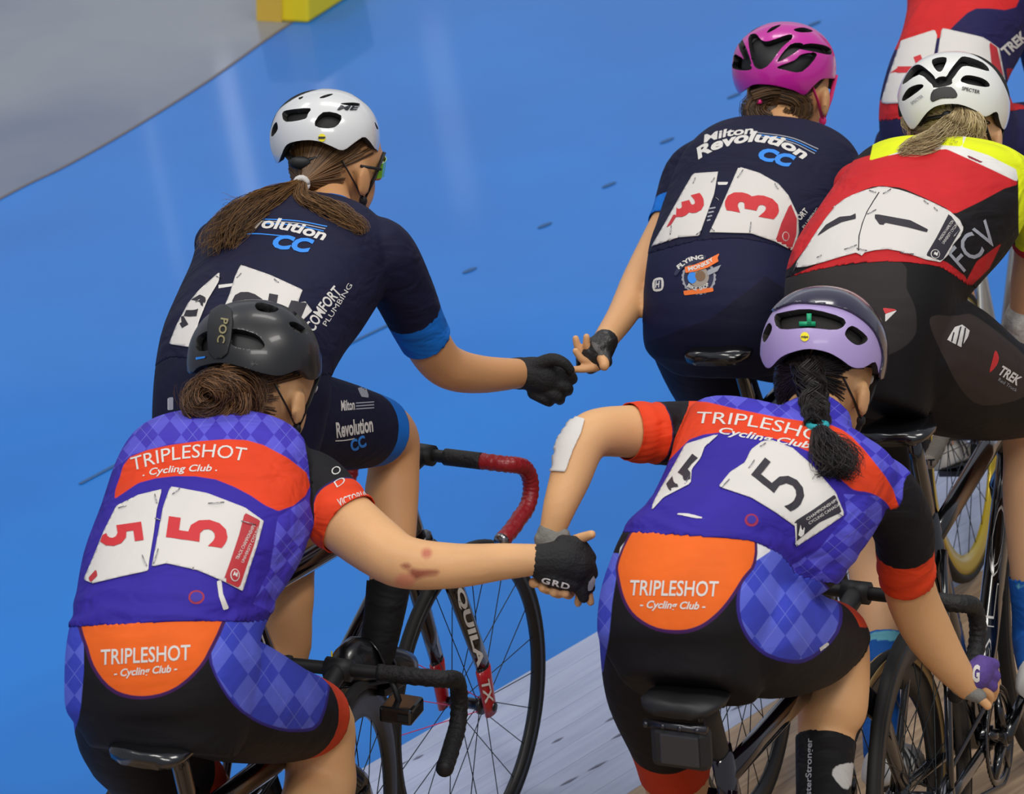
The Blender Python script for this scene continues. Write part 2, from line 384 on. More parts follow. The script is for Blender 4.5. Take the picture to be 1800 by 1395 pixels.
def bicycle(key, label, h, lean, anchor, g, frame_m, fork_m, rim_m, tape_m, saddle_z=.965, bar=(.49, .83), steer=0, crank=40, depth=.03,
            wall_m=None, tape2=None, plug_m=None, nsp=24, post_m=None, aero=.02, stem_m=None, odd=None, drop=.13, barw=.2, tape_from=5, fork_tip=None, tirew=.0115, bbz=.28, stz=.80, crankl=.165):
    B = Bike(key, h, lean, anchor, g); BK[key] = B
    B.saddle_z = saddle_z
    root = empty('track_bicycle', B.o, label, 'bicycle'); B.root = root
    P = B.P; bx, bz = bar
    rearw = wheel(B, root, 'rear_wheel', -.395, 0, rim_m, M['rubber'], depth, nsp, tirew, wall_m)
    wheel(B, root, 'front_wheel', .575, steer, rim_m, M['rubber'], depth, nsp, tirew, wall_m, odd)
    # frame: flattened aero tubes
    def ftube(m, a, b, ra, rb, sq=1.7, n=12):
        a, b = np.array(a), np.array(b); T = nrm(b-a); side = np.array([0, 1., 0]); w = nrm(np.cross(T, side)); R = []
        for t in np.linspace(0, 1, 5):
            c = a+(b-a)*t; r_ = ra+(rb-ra)*t
            R.append(np.array([P(*(c+side*r_*math.cos(q)+w*r_*sq*math.sin(q))) for q in circ(n)]))
        m.rings(R)
    hx, hz = bx-.085, bz-.02          # steerer top
    ht, hbm = (hx, 0, hz-.03), (hx+.035, 0, hz-.14)
    bb = (0, 0, bbz); stp = (-.155, 0, stz)
    mb = MB()
    ftube(mb, ht, hbm, .021, .023, 1.3); ftube(mb, bb, stp, .017, .016, 1.9); ftube(mb, bb, (hbm[0]-.01, 0, hbm[2]+.01), .022, .02, 1.8)
    ftube(mb, (stp[0]+.015, 0, stp[2]-.05), (ht[0]-.01, 0, ht[2]-.025), .016, .019, 1.4)
    for s_ in (-1, 1):
        ftube(mb, (-.02, s_*.03, bbz-.005), (-.40, s_*.056, RW), .010, .008, 1.5); ftube(mb, (stp[0]+.005, s_*.02, stp[2]-.07), (-.39, s_*.056, RW+.005), .008, .007, 1.4)
        mb.box(P(-.405, s_*.058, RW), (B.f, B.r, B.u), (.025, .004, .016))
    mb.tube([P(0, -.035, bbz), P(0, .035, bbz)], .024, 16)
    fr = mb.build('frame', frame_m, root)
    mb = MB(); ftube(mb, (stp[0]+.01, 0, stp[2]-.03), (-.2, 0, saddle_z-.05), .0125, .0125, 1.8 if aero else 1); mb.build('seatpost', post_m or frame_m, root)
    # fork
    mb = MB(); st = math.radians(steer)
    fo = np.array([hbm[0]+.012, 0, hbm[2]-.03]); 
    def S(x, y, z):                    # rotate about the steering axis foot
        dx, dy = x-.545, y; return (.545+dx*math.cos(st)-dy*math.sin(st), dx*math.sin(st)+dy*math.cos(st), z)
    ftube(mb, S(hbm[0], 0, hbm[2]), S(fo[0], 0, fo[2]), .025, .028, 1.3)
    for s_ in (-1, 1):
        m_ = [S(fo[0]-.005, s_*.018, fo[2]+.01), S(fo[0]+.02, s_*.042, fo[2]-.03), S(.555, s_*.052, RW+.10), S(.574, s_*.053, RW-.012)]
        for a, b, ra, rb in ((m_[0], m_[1], .013, .013), (m_[1], m_[2], .013, .010), (m_[2], m_[3], .010, .007)): ftube(mb, a, b, ra, rb, 2.0)
    fk = mb.build('fork', fork_m, root)
    if fork_tip:
        mb = MB()
        for s_ in (-1, 1): ftube(mb, S(.556, s_*.0523, RW+.09), S(.575, s_*.0535, RW-.016), .0113, .0090, 2.0)
        mb.build('fork_tip', fork_tip, fk)
    B.S = S
    # stem + drop handlebar
    mb = MB(); ftube(mb, (hx, 0, hz-.035), (hx, 0, hz+.02), .018, .018, 1); ftube(mb, (hx, 0, hz), (bx, 0, bz), .016, .019, 1); mb.tube([P(bx, -.025, bz), P(bx, .025, bz)], .021, 14); mb.build('stem', stem_m or M['black_matte'], root)
    def halfbar(s_):
        y = s_*barw
        pts = np.vstack([bez((bx, s_*.03, bz), (bx, s_*.10, bz), (bx, s_*.13, bz), (bx+.004, y*.84, bz-.002), 8),
                         bez((bx+.004, y*.84, bz-.002), (bx+.006, y*.99, bz-.004), (bx+.02, y, bz-.006), (bx+.05, y, bz-.022), 7)[1:],
                         bez((bx+.05, y, bz-.022), (bx+.095, y, bz-.05), (bx+.085, y*1.01, bz-drop*.95), (bx+.02, y*1.02, bz-drop), 12)[1:],
                         bez((bx+.02, y*1.02, bz-drop), (bx-.02, y*1.03, bz-drop-.012), (bx-.04, y*1.03, bz-drop-.014), (bx-.07, y*1.04, bz-drop-.016), 5)[1:]])
        return np.array([P(*S2(q)) for q in pts])
    def S2(q):
        dx, dy = q[0]-hx, q[1]; return (hx+dx*math.cos(st)-dy*math.sin(st), dx*math.sin(st)+dy*math.cos(st), q[2])
    hb = MB(); L_, R_ = halfbar(-1), halfbar(1)
    hb.tube(np.vstack([L_[::-1], R_]), .0125, 12); hbo = hb.build('handlebar', M['black_matte'], root)
    for pts in (L_, R_):
        k = tape_from
        rad = .0162+.0009*np.sin(np.arange(0, 200)*1.9)
        big = spline(pts[k:], 3); MB().tube(big, rad[:len(big)] if len(big) <= 200 else .0165, 12).build('bar_tape', tape_m, hbo)
        if tape2: MB().tube(spline(pts[1:k+1], 3), .0168, 12).build('bar_tape', tape2, hbo)
        MB().tube([pts[-1]-(pts[-1]-pts[-2])*.02, pts[-1]+nrm(pts[-1]-pts[-2])*.006], [.0165, .0135], 14).build('bar_plug', plug_m or M['black_matte'], hbo)
    B.Rbar, B.Lbar, B.hbo = R_, L_, hbo
    # saddle: wide rear, narrow nose
    prof = [(-.345, .035, .0), (-.335, .058, .004), (-.315, .068, .006), (-.28, .070, .004), (-.24, .060, -.001), (-.20, .042, -.006), (-.15, .026, -.008), (-.09, .020, -.008), (-.06, .016, -.012), (-.052, .008, -.018)]
    R = []
    for x, w, dz in prof:
        R.append(np.array([P(x, w*math.cos(q), saddle_z+dz+(-.022 if math.sin(q) < 0 else .004*abs(math.cos(q)))*abs(math.sin(q))**.6-.012*abs(math.cos(q))**4) for q in circ(20)]))
    sd = MB().rings(R).build('saddle', M['black_gloss'] if key != 'D' else M['black_matte'], root)
    mb = MB()
    for s_ in (-1, 1): mb.tube([P(-.31, s_*.028, saddle_z-.018), P(-.28, s_*.024, saddle_z-.04), P(-.15, s_*.022, saddle_z-.042), P(-.09, s_*.008, saddle_z-.02)], .0036, 8)
    mb.build('saddle_rails', M['steel'], sd)
    mb = MB(); mb.tube([P(-.2, -.03, saddle_z-.046), P(-.2, .03, saddle_z-.046)], .014, 12); mb.tube([P(-.235, 0, saddle_z-.04), P(-.232, 0, saddle_z-.075)], .004, 8); mb.tube([P(-.236, 0, saddle_z-.035), P(-.236, 0, saddle_z-.048)], .008, 8); mb.build('seat_clamp', M['dark_steel'], root)
    # crank set, chain, pedals
    ca = math.radians(crank); cf = np.array([math.cos(ca), 0, math.sin(ca)]); B.ped = {}
    mb = MB(); ring = []
    for a in circ(96):
        rr = .097+(.003 if int(round(a/(2*math.pi)*96)) % 2 else 0); ring.append(np.array([P(rr*math.cos(a), .044, bbz+rr*math.sin(a)), P(rr*math.cos(a), .048, bbz+rr*math.sin(a)), P(.08*math.cos(a), .049, bbz+.08*math.sin(a)), P(.08*math.cos(a), .043, bbz+.08*math.sin(a))]))
    mb.rings(ring, closed=True)
    for k in range(5):
        a = ca+k*2*math.pi/5; mb.tube([P(.02*math.cos(a), .052, bbz+.02*math.sin(a)), P(.085*math.cos(a), .047, bbz+.085*math.sin(a))], [.012, .007], 8)
    cr = mb.build('chainring', M['black_gloss'], root)
    for s_, nm in ((1, 'R'), (-1, 'L')):
        e = np.array([0, s_*.062, bbz])+cf*crankl*s_; mb = MB(); mb.tube([P(0, s_*.058, bbz), P(*((np.array([0, s_*.06, bbz])+e)/2)), P(*e)], [.016, .012, .011], 12)
        mb.tube([P(0, s_*.03, bbz), P(0, s_*.064, bbz)], .017, 14); mb.build('crank_arm', M['black_gloss'], root)
        p = e+np.array([0, s_*.05, 0]); mb = MB(); mb.tube([P(*e), P(*p)], .006, 8); mb.box(P(*p), (B.f, B.r, B.u), (.035, .028, .008)); mb.build('pedal', M['dark_steel'], root, bevel=.003); B.ped[nm] = p
    mb = MB(); rs = .032; ch = []
    for a in np.linspace(math.pi/2, -math.pi/2, 24): ch.append(P(.099*math.cos(a), .046, bbz+.099*math.sin(a)))
    for a in np.linspace(-math.pi/2, -1.5*math.pi, 12): ch.append(P(-.395+rs*math.cos(a), .046, RW+rs*math.sin(a)))
    ch.append(ch[0]); mb.tube(ch, .0048, 6, caps=False); mb.build('chain', M['dark_steel'], root)
    mb = MB(); mb.tube([P(-.395, .042, RW), P(-.395, .05, RW)], [.032, .032], 24); mb.build('sprocket', M['steel'], root)
    return B
tape_black = mat('tape_black', (20, 19, 19), .65, bump=.4, bscale=120)
tape_red = mat('tape_red', (142, 18, 26), .42, coat=.15, bump=.25, bscale=90)
tape_grey = mat('tape_grey', (150, 142, 130), .7, bump=.3, bscale=120)
fr_black = mat('frame_black', (13, 12, 14), .2, 0, .7)
fr_purple = mat('frame_dark_gloss', (24, 14, 22), .12, .3, 1.0)
fr_silver = mat('frame_silver', (168, 170, 168), .3, .4)
fork_red = mat('fork_red', (170, 16, 28), .3, coat=.5)
gold = mat('gold_rim', (196, 168, 30), .28, .35, .3)
tan = mat('tan_sidewall', (170, 140, 92), .6)
pinkm = mat('pink_spoke', (226, 60, 120), .4)
SAD = lambda z: (-.30, 0, z)
bicycle('A', 'black track bicycle with black taped drop bars, nearest on the left side', 19, 0, (265, 1308), SAD(.965), fr_black, fr_black, M['carbon_rim'], tape_black, bar=(.535, .735), steer=-6, crank=65, depth=.05, barw=.215, tape_from=2)
bicycle('B', 'dark glossy track bicycle with red bar tape and red fork tips', 32, 4, (823, 1235), (.575, 0, RW), fr_purple, fr_black, M['carbon_rim'], tape_red, saddle_z=1.02, bar=(.475, .90), drop=.115, steer=-5, bbz=.45, stz=.87, crankl=.175, crank=42, depth=.022, tape2=tape_black, plug_m=M['steel'], odd=((9, 10, 11), pinkm), fork_tip=fork_red)
bicycle('C', 'black track bicycle under the rider in navy shorts with number 3', 21, 8, (1262, 612), SAD(.965), fr_black, fr_black, M['carbon_rim'], tape_black, crank=80, depth=.03)
bicycle('D', 'black track bicycle with camera under its saddle and tan wall tires', 25, 4, (1200, 1222), SAD(.965), fr_purple, fr_black, M['carbon_rim'], tape_black, bar=(.49, .835), crank=60, depth=.055, tape_from=3, post_m=M['black_matte'], wall_m=tan)
bicycle('E', 'black track bicycle with pale grey drop bar ends and outlined frame lettering', 20, 8, (1715, 1295), (0, 0, .28), fr_black, fr_black, M['carbon_rim'], tape_grey, saddle_z=1.03, bar=(.49, .85), crank=8, depth=.05, drop=.14, barw=.155, plug_m=mat('plug_pale', (176, 168, 156), .6))
bicycle('F', 'silver track bicycle with gold rims at the far right', 19, 8, (1690, 765), (-.395, 0, RW), fr_silver, fr_silver, gold, tape_black, crank=60, depth=.042, tirew=.014)
#%%BIKES

# ------------------------------------------------------------------ bodies
def remesh(mb, voxel, smooth=6, lam=.5):
    v, f = mb.arrays(); me = bpy.data.meshes.new('tmp'); me.from_pydata(v.tolist(), [], f); me.update()
    bm = bmesh.new(); bm.from_mesh(me); bmesh.ops.recalc_face_normals(bm, faces=bm.faces); bm.to_mesh(me); bm.free()
    o = bpy.data.objects.new('tmp', me); COL.objects.link(o)
    md = o.modifiers.new('r', 'REMESH'); md.mode = 'VOXEL'; md.voxel_size = voxel; md.adaptivity = 0
    dg = bpy.context.evaluated_depsgraph_get(); m2 = o.evaluated_get(dg).to_mesh()
    m2.calc_loop_triangles(); nv = len(m2.vertices); V = np.empty(nv*3); m2.vertices.foreach_get('co', V); V = V.reshape(-1, 3)
    T = np.empty(len(m2.loop_triangles)*3, dtype=np.int32); m2.loop_triangles.foreach_get('vertices', T); T = T.reshape(-1, 3)
    E_ = np.empty(len(m2.edges)*2, dtype=np.int32); m2.edges.foreach_get('vertices', E_); E_ = E_.reshape(-1, 2)
    o.evaluated_get(dg).to_mesh_clear(); bpy.data.objects.remove(o); bpy.data.meshes.remove(me)
    deg = np.bincount(E_.ravel(), minlength=nv)[:, None]
    for k in range(smooth):
        for lm in (lam, -lam*.98):      # Taubin: smooths without shrinking
            S_ = np.zeros_like(V)
            for c in range(3):
                S_[:, c] = np.bincount(E_[:, 0], V[E_[:, 1], c], nv)+np.bincount(E_[:, 1], V[E_[:, 0], c], nv)
            V = V+lm*(S_/np.maximum(deg, 1)-V)
    return V, T
def normals(V, T):
    n = np.cross(V[T[:, 1]]-V[T[:, 0]], V[T[:, 2]]-V[T[:, 0]]); N_ = np.zeros_like(V)
    for c in range(3):
        N_[:, c] = sum(np.bincount(T[:, k], n[:, c], len(V)) for k in range(3))
    return N_/(np.linalg.norm(N_, axis=1)[:, None]+1e-12)
def clip(V, T, fld, attrs=None):
    """keep the part of a triangle mesh where fld > 0, cut cleanly along the zero line"""
    attrs = attrs or {}; pos = fld > 0; c = pos[T].sum(1)
    out = [tuple(t) for t in T[c == 3]]; newa, newb, newt = [], [], []; ed = {}; nv = len(V)
    def cut(a, b):
        k = (a, b) if a < b else (b, a)
        if k not in ed: ed[k] = nv+len(newa); newa.append(k[0]); newb.append(k[1]); newt.append(fld[k[0]]/(fld[k[0]]-fld[k[1]]))
        return ed[k]
    for t in T[(c == 1) | (c == 2)]:
        t = [int(q) for q in t]; poly = []
        for i in range(3):
            a, b = t[i], t[(i+1) % 3]
            if pos[a]: poly.append(a)
            if pos[a] != pos[b]: poly.append(cut(a, b))
        for i in range(1, len(poly)-1): out.append((poly[0], poly[i], poly[i+1]))
    A, B_, t = np.array(newa, int), np.array(newb, int), np.array(newt)
    def ext(X): return np.concatenate([X, X[A]*(1-t.reshape(-1, *[1]*(X.ndim-1)))+X[B_]*t.reshape(-1, *[1]*(X.ndim-1))]) if len(A) else X
    V2 = ext(V); at2 = {k: ext(x) for k, x in attrs.items()}
    out = np.array(out, int).reshape(-1, 3); use = np.unique(out); mp = np.full(len(V2), -1); mp[use] = np.arange(len(use))
    return V2[use], mp[out], {k: x[use] for k, x in at2.items()}
def chain_field(V, P, r):
    """(distance to the tapered chain surface, arc length along it)"""
    D_, S_, s0 = [], [], 0.0
    for i in range(len(P)-1):
        d = P[i+1]-P[i]; L = np.linalg.norm(d); t = np.clip(((V-P[i])@d)/(L*L+1e-12), 0, 1)
        D_.append(np.linalg.norm(V-P[i]-t[:, None]*d, axis=1)-(r[i]+(r[i+1]-r[i])*t)); S_.append(s0+t*L); s0 += L
    D_, S_ = np.array(D_), np.array(S_); best = D_.min(0); w = np.exp(-(D_-best)/.005); return best, (w*S_).sum(0)/w.sum(0)
def t_at(P, px, py):
    """arc length of the chain where it passes nearest a pixel"""
    X, Y, _ = proj(P); best = (1e18, 0); s0 = 0.0
    for i in range(len(P)-1):
        ex, ey = X[i+1]-X[i], Y[i+1]-Y[i]; t = min(1, max(0, ((px-X[i])*ex+(py-Y[i])*ey)/(ex*ex+ey*ey+1e-9))); L = np.linalg.norm(P[i+1]-P[i])
        d = (px-X[i]-t*ex)**2+(py-Y[i]-t*ey)**2
        if d < best[0]: best = (d, s0+t*L)
        s0 += L
    return best[1]

class Rider:
    def __init__(s, key, label, skin):
        s.k = key; s.B = BK[key]; s.ch = {}; s.skin = skin
        s.root = empty('person', s.B.P(0, 0, 0)*1.0, label, 'person'); s.hands = []; s.mb = MB()
    def pt(s, px, py, x):
        return W(px, py, x[0]) if isinstance(x, tuple) else s.B.at(px, py, x)
    def chain(s, name, pts, n=5, sub=True):
        Q = []
        for a, b, x, r in pts:
            p = a if isinstance(a, np.ndarray) else s.pt(a, b, x); Q.append(np.append(p, r*proj(p)[2]/FPX))
        Q = np.array(Q)
        Q = spline(Q, n) if sub else Q
        s.ch[name] = (Q[:, :3], Q[:, 3]); s.mb.limb(Q[:, :3], Q[:, 3], 22); return Q
    def torso(s, st, pw=2.4):
        rows = []
        for xl, yl, xr, yr, x, th in st:
            L, R = s.pt(xl, yl, x), s.pt(xr, yr, x); rows.append(np.concatenate([(L+R)/2, (R-L)/2, [th]]))
        rows = spline(np.array(rows), 5); C = rows[:, :3]; ax = np.gradient(C, axis=0); R = []
        for (q, t) in zip(rows, ax):
            a = q[3:6]; b = nrm(np.cross(t, a))*q[6]; an = circ(40)
            d2 = nrm([a@CR, a@CU]); aa = np.hypot(a@CR, a@CU); bb = min(abs((b@CR)*d2[0]+(b@CU)*d2[1]), aa*.8); qd = pw/(pw-1); a = a*(1-(bb/aa)**qd)**(1/qd)   # keep the outline width
            ca, sa = np.cos(an), np.sin(an)
            R.append(q[:3]+np.outer(np.sign(ca)*np.abs(ca)**(2/pw), a)+np.outer(np.sign(sa)*np.abs(sa)**(2/pw), b))
        s.mb.rings(R)
        c0 = R[0].mean(0); s.tors = (C, rows)
    def head(s, px, py, x, face, tilt=0, size=1.0, neck=None):
        c = s.pt(px, py, x); s.hc = c; a = math.radians(face); z = np.array([0, 0, 1.])
        hf = np.array([math.sin(a), math.cos(a), 0]); hr = np.array([math.cos(a), -math.sin(a), 0]); t = math.radians(tilt)
        hf, hu = hf*math.cos(t)-z*math.sin(t), z*math.cos(t)+hf*math.sin(t); s.hf, s.hr, s.hu = hf, hr, hu; k = size; s.hs = k
        m = s.mb; A = (hf, hr, hu)
        m.ball(c+hu*.02*k, (.098*k, .077*k, .100*k), 14, 24, A); m.ball(c-hu*.045*k+hf*.03*k, (.066*k, .058*k, .070*k), 12, 20, A)
        m.ball(c-hu*.088*k+hf*.058*k, (.034*k, .034*k, .026*k), 10, 16, A)                                   # chin
        m.limb([c+hf*.092*k+hu*.012*k, c+hf*.112*k-hu*.022*k], [.010*k, .014*k], 12)                          # nose
        m.ball(c+hf*.090*k+hu*.026*k, (.012*k, .05*k, .010*k), 8, 12, A)                                      # brow
        m.ball(c+hf*.092*k-hu*.056*k, (.012*k, .024*k, .009*k), 8, 12, A)                                     # lips
        for sg in (-1, 1):
            m.ball(c+hr*sg*.087*k-hu*.010*k+hf*.002*k, (.022*k, .010*k, .034*k), 10, 14, (nrm(hf*.95+hr*sg*-.2+hu*.15), nrm(hr+hf*.25*-sg), nrm(hu-hf*.15)))
        if neck: s.chain('neck', [neck]+[(px, py, x, 55)]) if False else None
    def neck(s, base, r0=50, r1=46):
        b = s.pt(*base); top = s.hc-s.hf*.02-s.hu*.02; sc = proj(b)[2]/FPX
        P = spline(np.array([np.append(b, r0*sc*1.15), np.append(b*.45+top*.55, r1*sc), np.append(top, r1*sc), np.append(top+s.hu*.09, .07)]), 4)
        s.ch['neck'] = (P[:, :3], P[:, 3]); s.mb.limb(P[:9, :3], P[:9, 3], 20)
    def body(s, voxel=.0068, marks=(), smooth=7):
        V, T = remesh(s.mb, voxel, smooth); s.V, s.T = V, T; s.N = normals(V, T); s.px, s.py, s.pz = proj(V)
        VV, TT = V, T
        for hv, ht in s.hands: TT = np.vstack([TT, ht+len(VV)]); VV = np.vstack([VV, hv])
        X, Y, _ = proj(VV); at = {'r%d' % i: sdf_poly(X, Y, p) for i, (p, c) in enumerate(marks)}
        m = region_mat('skin_'+s.k, s.skin, [c for p, c in marks], .5, skin=True)
        s.bodyo = mesh_obj('body', VV, TT, m, s.root, attrs=at)
        s.cf = {k: chain_field(V, P, r) for k, (P, r) in s.ch.items()}
    def eyes(s):
        k = s.hs
        for sg in (-1, 1):
            e = s.hc+s.hf*.086*k+s.hr*sg*.033*k+s.hu*.006*k; mb = MB(); mb.ball(e, .0125*k, 8, 12); o = mb.build('eye', M['white_print'], s.root)
            mb = MB(); mb.ball(e+s.hf*.0085*k, .0062*k, 6, 10); mb.build('iris', M['black_matte'], o)
    def limbpt(s, name, px, py): return t_at(s.ch[name][0], px, py)
    def fields(s, hem, sleeves, legs, neckt, tmin=.06, lmin=.14):
        """scalar fields (about pixels): jersey and shorts; hem = polyline of the waist in the picture"""
        H = np.array(hem, float); hy = np.interp(s.px, H[:, 0], H[:, 1])-s.py
        hy = np.clip(hy, -150, 150); fj = hy.copy(); fs = -hy.copy()
        for nm, te in legs.items():
            d, t = s.cf[nm]; own = (d < .022) & (t > lmin) & (hy < 60); fs[own] = np.clip((te-t[own])*1000, -150, 150); fj[own] = -150
        for nm, te in sleeves.items():
            d, t = s.cf[nm]; own = (d < np.where(t < .16, .022, .011)) & (t > tmin); fj[own] = np.clip((te-t[own])*1000, -150, 150); fs[own] = -150
        d, t = s.cf['neck']; own = ((d < .012) & (t > neckt-.035)) | (np.linalg.norm(s.V-s.hc, axis=1) < .125); fj[own] = np.clip((neckt-t[own])*1000, -150, 150)
        far_ = (np.linalg.norm(s.V-s.hc, axis=1) < .105); fj[far_] = -150
        s.fj, s.fs = fj, fs
    def soft(s, f, k=12):
        E_ = np.unique(np.sort(np.vstack([s.T[:, [0, 1]], s.T[:, [1, 2]], s.T[:, [2, 0]]]), 1), axis=0) if not hasattr(s, 'E_') else s.E_; s.E_ = E_; n = len(s.V); dg = np.bincount(E_.ravel(), minlength=n)
        for _ in range(k): f = .4*f+.6*(np.bincount(E_[:, 0], f[E_[:, 1]], n)+np.bincount(E_[:, 1], f[E_[:, 0]], n))/np.maximum(dg, 1)
        return f
    def cloth(s, name, fld, off, base, regs, label=None, folds=0.0, **kw):
        """regs: list of (polygon | array | callable, colour)"""
        Vn = s.V+s.N*off; at = {'pix': np.stack([s.px, s.py, np.zeros_like(s.px)], 1)}
        for i, (p, c) in enumerate(regs):
            at['r%d' % i] = s.soft(p) if isinstance(p, np.ndarray) and p.ndim == 1 else sdf_poly(s.px, s.py, p)
        if folds:      # bunched cloth just above the hem
            h = np.clip(fld, 0, 200); Vn = Vn+s.N*(folds*np.sin(h/6.5+1.8*np.sin(s.px/47.0)+.9*np.sin(s.px/19.0+h/30))*np.clip(1-h/78, 0, 1)*np.clip(h/6, 0, 1))[:, None]
        V, T, at = clip(Vn, s.T, s.soft(fld), at)
        o = mesh_obj(name, V, T, region_mat(name+'_'+s.k, base, [c for p, c in regs], **kw), s.root, attrs=at)
        so = o.modifiers.new('hem', 'SOLIDIFY'); so.thickness = .0016; so.offset = 1
        if label: o['label'] = label
        bv = BVHTree.FromPolygons(V.tolist(), T.tolist()); return o, bv
    def band(s, nm, t0, t1, lo=-150):
        """field positive on chain nm between arc lengths t0 and t1"""
        d, t = s.cf[nm]; f = np.minimum(t-t0, t1-t)*1000; return np.where(d < .024, np.clip(f, -150, 150), lo)

# ------------------------------------------------------------------ flat print wrapped on surfaces
class Tgt:
    def __init__(s, bvs): s.bvs = bvs
    def hit(s, px, py):
        d = Vector(ray(px, py)).normalized(); best = None
        for b in s.bvs:
            h = b.ray_cast(Vector(CAM), d)
            if h[0] is not None and (best is None or h[3] < best[3]): best = h
        return best
def wrap(P2, T, tgt, off):
    """lay a flat picture-space mesh on a surface; returns world verts, faces"""
    V = np.zeros((len(P2), 3)); ok = np.zeros(len(P2), bool)
    for i, (x, y) in enumerate(P2):
        h = tgt.hit(x, y)
        if h is None: continue
        n = np.array(h[1]); p = np.array(h[0]); 
        if n@ray(x, y) > 0: n = -n
        V[i] = p+n*off; ok[i] = True
    T = np.asarray(T, int).reshape(-1, 3)
    if len(T) == 0: return V[:0], T
    T = T[ok[T].all(1)]
    # drop faces that bridge a depth jump
    z = proj(V)[2] if len(V) else np.zeros(0); zz = z[T]
    T = T[(zz.max(1)-zz.min(1)) < .05] if len(T) else T
    use = np.unique(T); mp = np.full(len(V), -1); mp[use] = np.arange(len(use)); return V[use], mp[T]
def sheet(poly, step=5.0):
    P = np.asarray(poly, float); x0, y0 = P.min(0)-step; x1, y1 = P.max(0)+step
    xs = np.arange(x0, x1+step, step); ys = np.arange(y0, y1+step, step); X, Y = np.meshgrid(xs, ys); nx = len(xs)
    V = np.stack([X.ravel(), Y.ravel()], 1); T = []
    for j in range(len(ys)-1):
        for i in range(nx-1):
            a = j*nx+i; T += [(a, a+nx, a+1), (a+1, a+nx, a+nx+1)]
    V2, T2, _ = clip(np.column_stack([V, np.zeros(len(V))]), np.array(T), sdf_poly(V[:, 0], V[:, 1], P)); return V2[:, :2], T2
def patch(name, poly, m, parent, tgt, off=.0035, step=5.0, thick=.0012, label=None):
    V, T = wrap(*sheet(poly, step), tgt, off)
    if len(T) == 0: return None
    T = T[:, ::-1] if False else T
    o = mesh_obj(name, V, T, m, parent)
    if thick:
        so = o.modifiers.new('thick', 'SOLIDIFY'); so.thickness = thick; so.offset = 0
    if label: o['label'] = label
    return o, BVHTree.FromPolygons(V.tolist(), T.tolist())
def stripe(name, pts, width, m, parent, tgt, off=.002):
    P = spline(np.array(pts, float), 8) if len(pts) > 2 else np.linspace(pts[0], pts[1], 10); g = np.gradient(P, axis=0); n = np.stack([-g[:, 1], g[:, 0]], 1)/np.linalg.norm(g, axis=1)[:, None]*width/2
    V = np.vstack([P-n, P+n]); k = len(P); T = []
    for i in range(k-1): T += [(i, k+i, i+1), (i+1, k+i, k+i+1)]
    V, T = wrap(V, T, tgt, off)
    return mesh_obj(name, V, T, m, parent) if len(T) else None
TXT = {}
def text2d(body, bold=.0, shear=0.0, space=1.0):
    k = (body, bold, shear, space)
    if k in TXT: return TXT[k]
    c = bpy.data.curves.new('t', 'FONT'); c.body = body; c.offset = bold; c.shear = shear; c.space_character = space; c.resolution_u = 3
    o = bpy.data.objects.new('t', c); COL.objects.link(o); dg = bpy.context.evaluated_depsgraph_get(); me = o.evaluated_get(dg).to_mesh()
    bm = bmesh.new(); bm.from_mesh(me); o.evaluated_get(dg).to_mesh_clear(); bpy.data.objects.remove(o)
    bmesh.ops.triangulate(bm, faces=bm.faces)
    for _ in range(4):
        e = [e for e in bm.edges if e.calc_length() > .22]
        if not e: break
        bmesh.ops.subdivide_edges(bm, edges=e, cuts=1); bmesh.ops.triangulate(bm, faces=[f for f in bm.faces if len(f.verts) > 3])
    V = np.array([v.co[:2] for v in bm.verts]); bm.verts.index_update(); T = np.array([[v.index for v in f.verts] for f in bm.faces]); bm.free()
    lo = V.min(0); V[:, 0] -= lo[0]; TXT[k] = (V, T, V[:, 0].max()); return TXT[k]
def print_text(name, body, base, h, m, parent, tgt, off=.0025, bold=.02, shear=0.0, space=1.0, cap=.72, upv=None, fit=True):
    """text along a baseline polyline of pixels; h = cap height in pixels"""
    V, T, w = text2d(body, bold, shear, space); Bp = spline(np.array(base, float), 8) if len(base) > 2 else np.array(base, float)
    d = np.linalg.norm(np.diff(Bp, axis=0), axis=1); cs = np.concatenate([[0], np.cumsum(d)]); L = cs[-1]
    u = V[:, 0]/w*L; X = np.interp(u, cs, Bp[:, 0]); Y = np.interp(u, cs, Bp[:, 1])
    g = np.gradient(Bp, axis=0) if len(Bp) > 2 else np.repeat((Bp[1:]-Bp[:1]), 2, 0); gx = np.interp(u, cs, g[:, 0]); gy = np.interp(u, cs, g[:, 1]); gl = np.hypot(gx, gy)
    ux, uy = (gy/gl, -gx/gl) if upv is None else (np.full_like(u, nrm(upv)[0]), np.full_like(u, nrm(upv)[1]))
    k = h/cap; P2 = np.stack([X+ux*V[:, 1]*k, Y+uy*V[:, 1]*k], 1)
    Vw, Tw = wrap(P2, T, tgt, off)
    if len(Tw) == 0: return None
    return mesh_obj(name, Vw, Tw, m, parent, smooth=False)
def digit(ch, c, ang, h, w, m, parent, tgt, off=.006, bold=.05):
    """one numeral: centre pixel, angle of its up direction in the picture (degrees, 0 = right, 90 = up)"""
    a = math.radians(ang); up = np.array([math.cos(a), -math.sin(a)]); u = np.array([-up[1], up[0]]); c = np.array(c, float)
    p0 = c-up*h/2-u*w/2; p1 = c-up*h/2+u*w/2
    return print_text('number', ch, [p0, p1], h, m, parent, tgt, off, bold)
def ellipse(cx, cy, rx, ry, n=28, rot=0):
    a = circ(n); c, s_ = math.cos(rot), math.sin(rot); x, y = rx*np.cos(a), ry*np.sin(a); return np.stack([cx+c*x-s_*y, cy+s_*x+c*y], 1)
